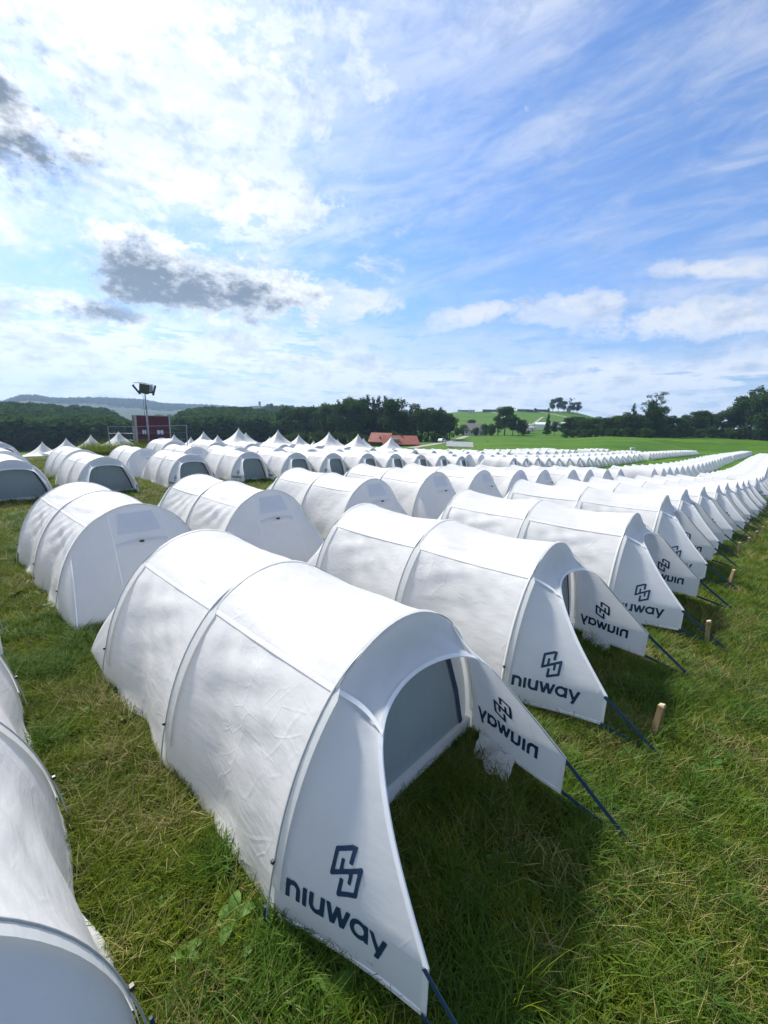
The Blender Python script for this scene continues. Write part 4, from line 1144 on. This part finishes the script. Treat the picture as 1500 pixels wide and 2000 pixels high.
def tree(kind, X, Ytop, D, label, group, wid=1.0, name=None, base=None):
    x, y = at(X, D); g = gz(x, y)-.3; h = z_at_pix(X, Ytop, D)-g
    k = rt.randrange(len(TP[kind])); src = TP[kind][k]
    if (kind, k) not in tused: tused.add((kind, k)); o = src
    else: o = copy_tree(src)
    o.name = name or {'round': 'broadleaf_tree', 'tall': 'tall_tree', 'conifer': 'conifer_tree', 'airy': 'airy_tree', 'bush': 'bush'}[kind]
    o.location = (x, y, g); o.scale = (h*wid, h*wid, h); o.rotation_euler = (0, 0, rt.uniform(0, 6.28))
    return tag(o, label, 'bush' if kind == 'bush' else 'tree', group)
# dark wood in the middle of the skyline
MID = [(548, 806, 235), (560, 800, 250), (573, 799, 230), (586, 803, 225), (600, 800, 235), (612, 797, 245), (624, 800, 225), (636, 797, 215), (648, 790, 222), (660, 784, 215), (672, 786, 200), (684, 782, 208), (694, 785, 195), (705, 789, 205), (716, 781, 215), (727, 783, 200), (739, 779, 205), (750, 782, 195), (760, 787, 190), (770, 793, 200), (778, 803, 190),
       (790, 806, 195), (801, 797, 205), (812, 793, 195), (824, 794, 190), (836, 796, 200), (848, 800, 190), (858, 794, 205), (868, 803, 195), (878, 810, 200)]
for i, (X, Y, D) in enumerate(MID):
    Y -= (9 if 640 < X < 782 else 4) + rt.uniform(-4, 4)
    kd = ('conifer' if X in (727, 739, 716, 660, 858, 801, 750) else ('round', 'tall')[i % 2])
    tree(kd, X, Y, D, f'dark tree, {ordn(i+1)} from the left in the wood behind the marquees', 'trees of the dark central wood', wid={'round': 1.15, 'tall': 1.3, 'conifer': 1.25}[kd])
for i in range(26):
    X = 560+12.4*i; tree('bush', X, 846+6*math.sin(i*2.1), 178+4*math.sin(i), f'low dark shrub, {ordn(i+1)} from the left at the foot of the central wood', 'shrubs at the foot of the central wood', wid=.9)
# trees on the slope right of the wood
SL = [('round', 985, 788, 232), ('tall', 972, 806, 238), ('round', 1001, 812, 228), ('round', 1013, 818, 236), ('bush', 948, 826, 240), ('bush', 930, 832, 245), ('round', 917, 818, 262), ('bush', 905, 826, 255), ('bush', 892, 832, 250), ('bush', 960, 824, 232), ('bush', 1022, 822, 236)]
for i, (kd, X, Y, D) in enumerate(SL):
    lab = 'largest lone tree standing before the bright green hill' if i == 0 else f'{"dark bush" if kd == "bush" else "dark tree"}, {ordn(i)} in the clump around the lone tree on the slope'
    tree(kd, X, Y, D, lab, 'trees on the slope', wid=1.25 if kd != 'bush' else .8)
for i, (X, D) in enumerate(((952, 150), (954, 152), (978, 149))):
    tree('bush', X, 862 if i < 2 else 868, D, ('round green bush in the meadow behind the barn roof', 'green bush beside the round one in the meadow', 'small low bush at the meadow edge')[i], None, wid=1.0)
# hedge of trees along the far side of the right meadow
HG = [('conifer', 1068, 806, 225), ('round', 1082, 822, 222), ('round', 1098, 826, 228)]
xs = 1108
tops = [(1060, 822), (1110, 812), (1130, 808), (1150, 810), (1170, 812), (1190, 808), (1205, 806), (1225, 804), (1240, 806), (1262, 806), (1290, 818), (1310, 812), (1330, 815), (1355, 803), (1370, 798), (1385, 806), (1400, 806), (1420, 800)]
i = 0
while xs < 1400:
    yt = np.interp(xs, [a for a, _ in tops], [b for _, b in tops]) + rt.uniform(-2.5, 3); HG.append((('round', 'tall', 'round', 'bush')[i % 4], xs, yt, 205+8*math.sin(i*1.7))); xs += rt.uniform(10, 13); i += 1
HG += [('tall', 1267, 783, 201), ('round', 1280, 792, 203), ('conifer', 1231, 786, 206), ('airy', 1272, 762, 200), ('airy', 1258, 778, 203), ('round', 1364, 797, 196), ('tall', 1430, 782, 190), ('round', 1447, 766, 188), ('tall', 1462, 757, 184), ('airy', 1484, 746, 190), ('round', 1482, 762, 178), ('tall', 1500, 754, 180), ('round', 1518, 748, 176), ('tall', 1540, 752, 180), ('round', 1415, 796, 186), ('round', 1565, 760, 180), ('tall', 1590, 765, 182)]
HG.sort(key=lambda a: a[1])
for i, (kd, X, Y, D) in enumerate(HG):
    D += float(np.interp(X, [1250, 1400], [15, 58]))
    lab = {1272: 'tallest airy tree with sky showing through, rising from the right hedge', 1231: 'slim pointed conifer in the right hedge, left of the airy tree', 1484: 'pale thin-leaved tree above the dark mass at the right edge'}.get(X, f'dark green tree, {ordn(i+1)} from the left in the hedge behind the right meadow')
    tree(kd, X, Y, D, lab, 'trees of the right hedge', wid={'round': 1.15, 'tall': 1.35, 'conifer': 1.0, 'airy': 1.05, 'bush': .75}[kd])
for i in range(40):
    X = 1106+11.6*i; tree('bush', X, 835+3*math.sin(i*2.3), 200+5*math.sin(i*1.3)+float(np.interp(X, [1250, 1400], [8, 42])), f'low bush, {ordn(i+1)} from the left along the foot of the right hedge', 'bushes at the foot of the right hedge', wid=.9)
# clump on the hilltop
for i, (kd, X, Y) in enumerate((('round', 1079, 777), ('round', 1090, 773), ('round', 1101, 781), ('airy', 1113, 776), ('round', 1127, 784), ('round', 1119, 785), ('bush', 1071, 796), ('bush', 1045, 796))):
    tree(kd, X, Y, 540, f'tree, {ordn(i+1)} of the clump on the crest of the green hill', 'trees on the hill crest', wid=1.0 if kd != 'bush' else .8)
# wooded hills at the left: one mass of distant trees
fcoll = bpy.data.collections.new('wood_kinds')
for i, (kd, nl) in enumerate((('round', 700), ('tall', 700), ('conifer', 600), ('round', 700))):
    rr_ = random.Random(i+30); V, F_ = None, None
    tp = tree_proto(kd, 60+i, nl); cr = [c for c in tp.children if c.name.startswith('crown')][0]
    me = cr.data; co = np.empty(len(me.vertices)*3, np.float32); me.vertices.foreach_get('co', co); co = co.reshape(-1, 4, 3)
    c = co.mean(1, keepdims=True); co = (co-c)*2.3+c; co[..., :2] *= 1.6; me.vertices.foreach_set('co', co.ravel()); me.update()
    for c_ in list(tp.children): bpy.data.objects.remove(c_)
    bpy.data.objects.remove(tp); fo = bpy.data.objects.new(f'{i:02d}_wood', me); fcoll.objects.link(fo)
def forest(name, label, xr, dr, n, hr, mask=None, seed=1):
    g = np.random.default_rng(seed); X = g.uniform(*xr, n); D = g.uniform(*dr, n)
    a0, a1 = pix_az_te(xr[0], 830)[0], pix_az_te(xr[1], 830)[0]; az = a0+(X-xr[0])/(xr[1]-xr[0])*(a1-a0)
    if mask is not None: k = mask(X, D, g.random(n)); X, D, az = X[k], D[k], az[k]; n = len(X)
    x = D*np.sin(az); y = D*np.cos(az); z = ground_z(x, y)
    h = g.uniform(*hr, n); idx = g.choice(4, n, p=[.34, .2, .22, .24])
    o = scatter(name, np.stack([x, y, z-.5], -1), idx, np.stack([np.zeros(n), np.zeros(n), g.uniform(0, 6.28, n)], -1), h, fcoll)
    tag(o, label, 'forest', kind='stuff')
forest('forest', 'dense wooded hillside rising at the left edge', (-260, 262), (230, 475), 5200, (9, 15), lambda X, D, r: D < np.interp(X, [200, 262], [475, 430]), 1)
forest('forest', 'mixed wood on the low hill behind the mast', (345, 545), (230, 420), 2600, (9, 15), lambda X, D, r: (X-345)*4 > (D-300)*.9, 2)
forest('forest', 'far line of trees below the distant ridge', (300, 800), (700, 1100), 1500, (10, 16), lambda X, D, r: r < .7, 3)
forest('forest', 'wooded crest of the distant ridge', (-260, 800), (2150, 2600), 5200, (12, 20), None, 4)
for kd in TP:
    for k, o in enumerate(TP[kd]):
        if (kd, k) not in tused:
            for c in list(o.children): bpy.data.objects.remove(c)
            bpy.data.objects.remove(o)

# ------------------------------------------------------------------ buildings and far details
M['tile'] = simple('red_tile', (.27, .075, .042), .7, noise=.25, nscale=1.2); M['dkroof'] = simple('dark_roof', (.055, .06, .068), .6, noise=.2, nscale=1.)
M['plaster'] = simple('white_plaster', (.62, .60, .56), .8, noise=.08, nscale=1.); M['wood'] = simple('dark_timber', (.075, .045, .03), .8, noise=.3, nscale=2.); M['fibre'] = simple('grey_sheet_roof', (.30, .31, .31), .7, noise=.15, nscale=1.5)
M['glass'] = simple('window_glass', (.03, .04, .05), .1); M['solar'] = simple('skylight_panel', (.45, .55, .62), .2)
def house(name, X, D, w, dp, hw, hr, rz, wall, roof, label, group=None, z0=None, windows=3, dy=0):
    x, y = at(X, D); g = (gz(x, y) if z0 is None else z0); root = empty(name, (x, y, g), -math.atan2(x, y)+rz)
    tag(root, label, 'house' if 'barn' not in name else 'barn', group)
    mb = MB(); mb.box((0, 0, hw/2-.8), (w, dp, hw+1.6))
    mb.add([(-w/2, -dp/2, hw), (-w/2, dp/2, hw), (-w/2, 0, hw+hr-.1)], [(0, 1, 2)]); mb.add([(w/2, -dp/2, hw), (w/2, dp/2, hw), (w/2, 0, hw+hr-.1)], [(0, 2, 1)]); mb.build('wall', wall, root)
    ov = .6; V = []; sl = hr/(dp/2)
    mb = MB()
    for sg in (-1, 1):
        e = Vector((0, sg*(dp/2+ov), hw-ov*sl)); t_ = Vector((0, 0, hw+hr)); th = Vector((0, 0, .22))
        p = [Vector((-w/2-ov, *e.yz)), Vector((w/2+ov, *e.yz)), Vector((w/2+ov, *t_.yz)), Vector((-w/2-ov, *t_.yz))]
        mb.add([*p, *[q_+th for q_ in p]], [(0, 1, 2, 3), (7, 6, 5, 4), (0, 4, 5, 1), (1, 5, 6, 2), (2, 6, 7, 3), (3, 7, 4, 0)])
    rf = mb.build('roof', roof, root)
    for i in range(windows):
        xx = -w/2+w*(i+.5)/windows; mb = MB(); mb.box((xx, -dp/2-.02, hw*.55), (.9, .08, 1.1)); mb.build('window', M['glass'], root)
    return root, rf
hr_, rf = house('farmhouse', 778, 138, 11.0, 8, .9, 2.3, .25, M['wood'], M['tile'], 'farmhouse with broad red tiled roof below the dark wood')
mb = MB(); mb.box((-1.6, -2.7, 2.0), (2.6, .10, 1.1), M=Matrix.Rotation(math.atan2(2.3, 4.0), 3, 'X')); mb.build('skylight', M['solar'], rf)
mb = MB(); mb.box((.8, 0, 3.4), (.6, .6, .9)); mb.build('chimney', M['dkroof'], rf)
house('farm_shed', 745, 140, 6, 6, 1.6, 2.4, -.3, M['wood'], M['tile'], 'dark timber shed with red roof left of the farmhouse', windows=1)
house('barn', 897, 112, 5.6, 5, .2, .9, .05, M['plaster'], M['fibre'], 'long low barn with grey sheet roof behind the farthest tents', windows=0)
house('cottage', 925, 255, 9, 8, 3.0, 3.6, -.3, M['plaster'], M['dkroof'], 'small white cottage with dark roof among the slope trees')
vil = [(246, 822, 940), (254, 818, 980), (262, 823, 930), (270, 820, 960), (277, 817, 1000), (285, 822, 930), (291, 816, 1010), (336, 819, 980), (345, 822, 950), (352, 818, 1000)]
for i, (X, Y, D) in enumerate(vil):
    house('village_house', X, D, 12, 9, 5, 3.5, .4*math.sin(i*3), M['plaster'], (M['tile'], M['dkroof'])[i % 2], f'tiny white village house, {ordn(i+1)} from the left in the valley by the mast', 'village houses in the valley', windows=2)
for i, (X, D) in enumerate(((489, 640), (497, 650), (484, 655))):
    house('ridge_house', X, D, 9, 7, 3.5, 3, .3*i, M['plaster'], M['tile'], ('small house on the ridge left of the radio tower', 'small red roofed house just below the radio tower', 'leftmost small house on the ridge by the radio tower')[i], 'houses on the ridge', windows=2)
# radio tower
x, y = at(508, 600); g = gz(x, y); zt = z_at_pix(508, 784, 600); root = empty('radio_tower', (x, y, g)); tag(root, 'thin lattice radio tower on the middle ridge', 'radio tower')
mb = MB(); h = zt-g; b = .9
for sx, sy in ((-1, -1), (1, -1), (1, 1), (-1, 1)): mb.tube([(sx*b, sy*b, 0), (sx*.35, sy*.35, h)], .16, 4)
for k in range(10):
    z_ = h*k/10; w_ = b-(b-.35)*k/10; w2 = b-(b-.35)*(k+1)/10
    for sx in (-1, 1): mb.tube([(sx*w_, -w_, z_), (-sx*w2, -w2, z_+h/10)], .08, 3)
mb.build('lattice', M['fibre'], root); mb = MB()
for z_ in (.80, .93): mb.tube([(0, 0, h*z_-1.2), (0, 0, h*z_+1.2)], 1.5, 8)
mb.build('antenna', M['fibre'], root)
# things on the crest of the green hill
wt = simple('white_sheet', (.66, .68, .68), .6); gn = simple('green_container_paint', (.09, .15, .13), .6); bl = simple('navy_tent_cloth', (.03, .05, .17), .7)
def crest(name, X, D, dims, m, label, cat, up=0, roofm=None):
    x, y = at(X, D); g = gz(x, y); root = empty(name, (x, y, g), -math.atan2(x, y)); tag(root, label, cat)
    mb = MB(); mb.box((0, 0, dims[2]/2+up), dims); mb.build('body', m, root)
    mb = MB(); mb.box((0, 0, dims[2]+up+.12), (dims[0]*1.03, dims[1]*1.05, .22)); mb.build('roof', roofm or M['fibre'], root)
    mb = MB()
    for k in range(3): mb.box((-dims[0]*.3+dims[0]*.3*k, -dims[1]/2-.03, dims[2]*.5+up), (dims[0]*.10, .06, dims[2]*.5))
    mb.build('door', M['dkroof'], root)
for a in ((921, 545, (8, 4, 3.2), wt, 'white stage hut left on the hill crest', 'hut'), (956, 545, (17, 5, 2.6), gn, 'long low dark shelter on the hill crest left of the lone tree', 'shelter'), (1022, 545, (14, 4, 2.4), gn, 'low green container row left of the navy tent on the crest', 'container'),
          (1056, 545, (13, 4, 2.6), gn, 'green container right of the navy tent on the crest', 'container'), (906, 560, (16, 3, 1.8), gn, 'flat dark barrier at the left end of the hill crest', 'barrier')):
    crest('crest_'+a[5], a[0], a[1], a[2], a[3], a[4], a[5])
crest('crest_tent', 1036, 540, (7, 6, 2.4), bl, 'small navy tent on the crest of the green hill', 'tent', roofm=bl)
for i, X in enumerate((887, 891, 895, 899)):
    x, y = at(X, 540); root = MB(); root.tube([(0, 0, -1), (0, 0, 8.5-.4*i)], .10, 5); root.tube([(0, 0, 7.6-.4*i), (.9, 0, 7.6-.4*i)], .07, 4); o = root.build('flag_pole', M['fibre']); o.location = (x, y, gz(x, y)); tag(o, f'thin pale flag pole, {ordn(i+1)} of four at the left of the hill crest', 'pole', 'flag poles on the hill crest')
# white festival tents at the foot of the green hill
for i, (X, D, s) in enumerate(((1033, 262, 1.35), (1026, 285, 1.2))):
    o = copy_tree(pg); x, y = at(X, D); o.location = (x, y, gz(x, y)+1.6); o.scale = (s*1.1, s*1.1, s*1.25); o.rotation_euler = (0, 0, .4); tag(o, ('white peaked marquee alone at the foot of the green hill', 'second white marquee partly hidden by the slope trees')[i], 'marquee', 'marquees at the foot of the hill')
for i, (X, D, w_) in enumerate(((1054, 300, 6), (1092, 300, 10))):
    x, y = at(X, D); g = gz(x, y); root = empty('festival_tent', (x, y, g+1.5), -math.atan2(x, y)); tag(root, ('small white festival tent left of the pointed hedge tree', 'wide white festival tent seen over the hedge')[i], 'tent')
    mb = MB(); mb.box((0, 0, .9), (w_, 5, 3.2)); mb.build('wall', wt, root); mb = MB(); mb.add([(-w_/2-.2, -2.7, 2.55), (w_/2+.2, -2.7, 2.55), (w_/2+.2, 2.7, 2.55), (-w_/2-.2, 2.7, 2.55), (-w_/2-.2, 0, 4.0), (w_/2+.2, 0, 4.0)], [(0, 1, 5, 4), (2, 3, 4, 5), (0, 4, 3), (1, 2, 5)]); mb.build('roof', wt, root)
# lane with a white car, footpath on the hill
def ribbon(name, pts, w, m, off=.06, n=40):
    pts = [Vector((*p, 0)) for p in pts]; V = []; F_ = []; P = []
    for i in range(len(pts)-1):
        for k in range(n): P.append(pts[i].lerp(pts[i+1], k/n))
    P.append(pts[-1])
    for i, p in enumerate(P):
        d = (P[min(i+1, len(P)-1)]-P[max(0, i-1)]).normalized(); s = Vector((-d.y, d.x, 0))*w/2
        for q_ in (p-s, p, p+s): V.append((q_.x, q_.y, gz(q_.x, q_.y)+off))
        if i: b = 3*i; F_ += [(b-3, b-2, b+1, b), (b-2, b-1, b+2, b+1)]
    obj(name, mesh_np(name, V, F_, m, True), kind='structure')
track = simple('gravel_track', (.30, .28, .24), .9, noise=.15, nscale=.5)
ribbon('lane', [at(800, 118), at(840, 140), at(868, 165), at(893, 200), at(912, 245)], 3.4, track, .10)
ribbon('path', [at(960, 540), at(975, 520), at(985, 470)], 2.6, track, .15); ribbon('path', [at(1050, 545), at(1078, 520), at(1110, 480), at(1140, 455)], 2.6, track, .15); ribbon('path', [at(1060, 480), at(1040, 400), at(1022, 340)], 2.4, track, .15)
def car(X, D, label, col, rz=.9):
    x, y = at(X, D); root = empty('parked_car', (x, y, gz(x, y)+.14), rz); tag(root, label, 'car')
    prof = [(-2.1, .35), (-2.15, .75), (-1.95, 1.0), (-1.5, 1.45), (.3, 1.5), (1.0, 1.02), (2.0, .85), (2.1, .35)]
    V = [(a, s*.85*(1 if b < 1.1 else .86), b) for s in (-1, 1) for a, b in prof]; n = len(prof)
    F_ = [tuple(range(n)), tuple(range(2*n-1, n-1, -1))] + [(i, i+n, (i+1) % n+n, (i+1) % n) for i in range(n)]
    obj('body', mesh_np('body', V, F_, simple('car_paint', col, .3)), root)
    for s in (-1, 1):
        mb = MB(); mb.add([(a, s*.80, b) for a, b in ((-1.6, 1.02), (-1.35, 1.40), (.2, 1.43), (.75, 1.02))], [(0, 1, 2, 3)]); mb.build('window', M['glass'], root)
    mb = MB(); mb.add([(1.02, -.7, 1.05), (1.02, .7, 1.05), (.36, .62, 1.48), (.36, -.62, 1.48)], [(0, 1, 2, 3)]); mb.build('windscreen', M['glass'], root)
    for a in (-1.3, 1.3):
        for s in (-1, 1): mb = MB(); mb.tube([(a, s*.72, .33), (a, s*.90, .33)], .33, 12); mb.build('wheel', M['black'], root)
car(864, 166, 'small pale car on the lane beside the dark wood', (.62, .66, .70))
# two small white boxes and a dark figure-sized post far out on the meadow
for i, (X, c) in enumerate(((1233, (.6, .65, .65)), (1238, (.55, .6, .62)))):
    x, y = at(X, 118); mb = MB(); mb.box((0, 0, .3), (.45, .45, .6)); mb.box((0, 0, .63), (.5, .5, .07)); o = mb.build('white_bin', simple('bin_paint', c, .5)); o.location = (x, y, gz(x, y)); tag(o, ('left one of two small pale bins far out on the meadow', 'right one of two small pale bins far out on the meadow')[i], 'bin', 'pale bins on the meadow')

# ------------------------------------------------------------------ air
def haze():
    zmax = 420.0
    mb = MB(); mb.box((0, 0, (zmax-420)/2), (9600, 9600, zmax+420))
    m, t, out = mat('haze_air'); v = t.n.new('ShaderNodeVolumePrincipled'); v.inputs['Color'].default_value = (.50, .72, 1.0, 1); v.inputs['Density'].default_value = .00022
    v.inputs['Anisotropy'].default_value = .2; t.l.new(v.outputs[0], out.inputs['Volume'])
    o = mb.build('haze', m); tag(o, kind='stuff')
haze()
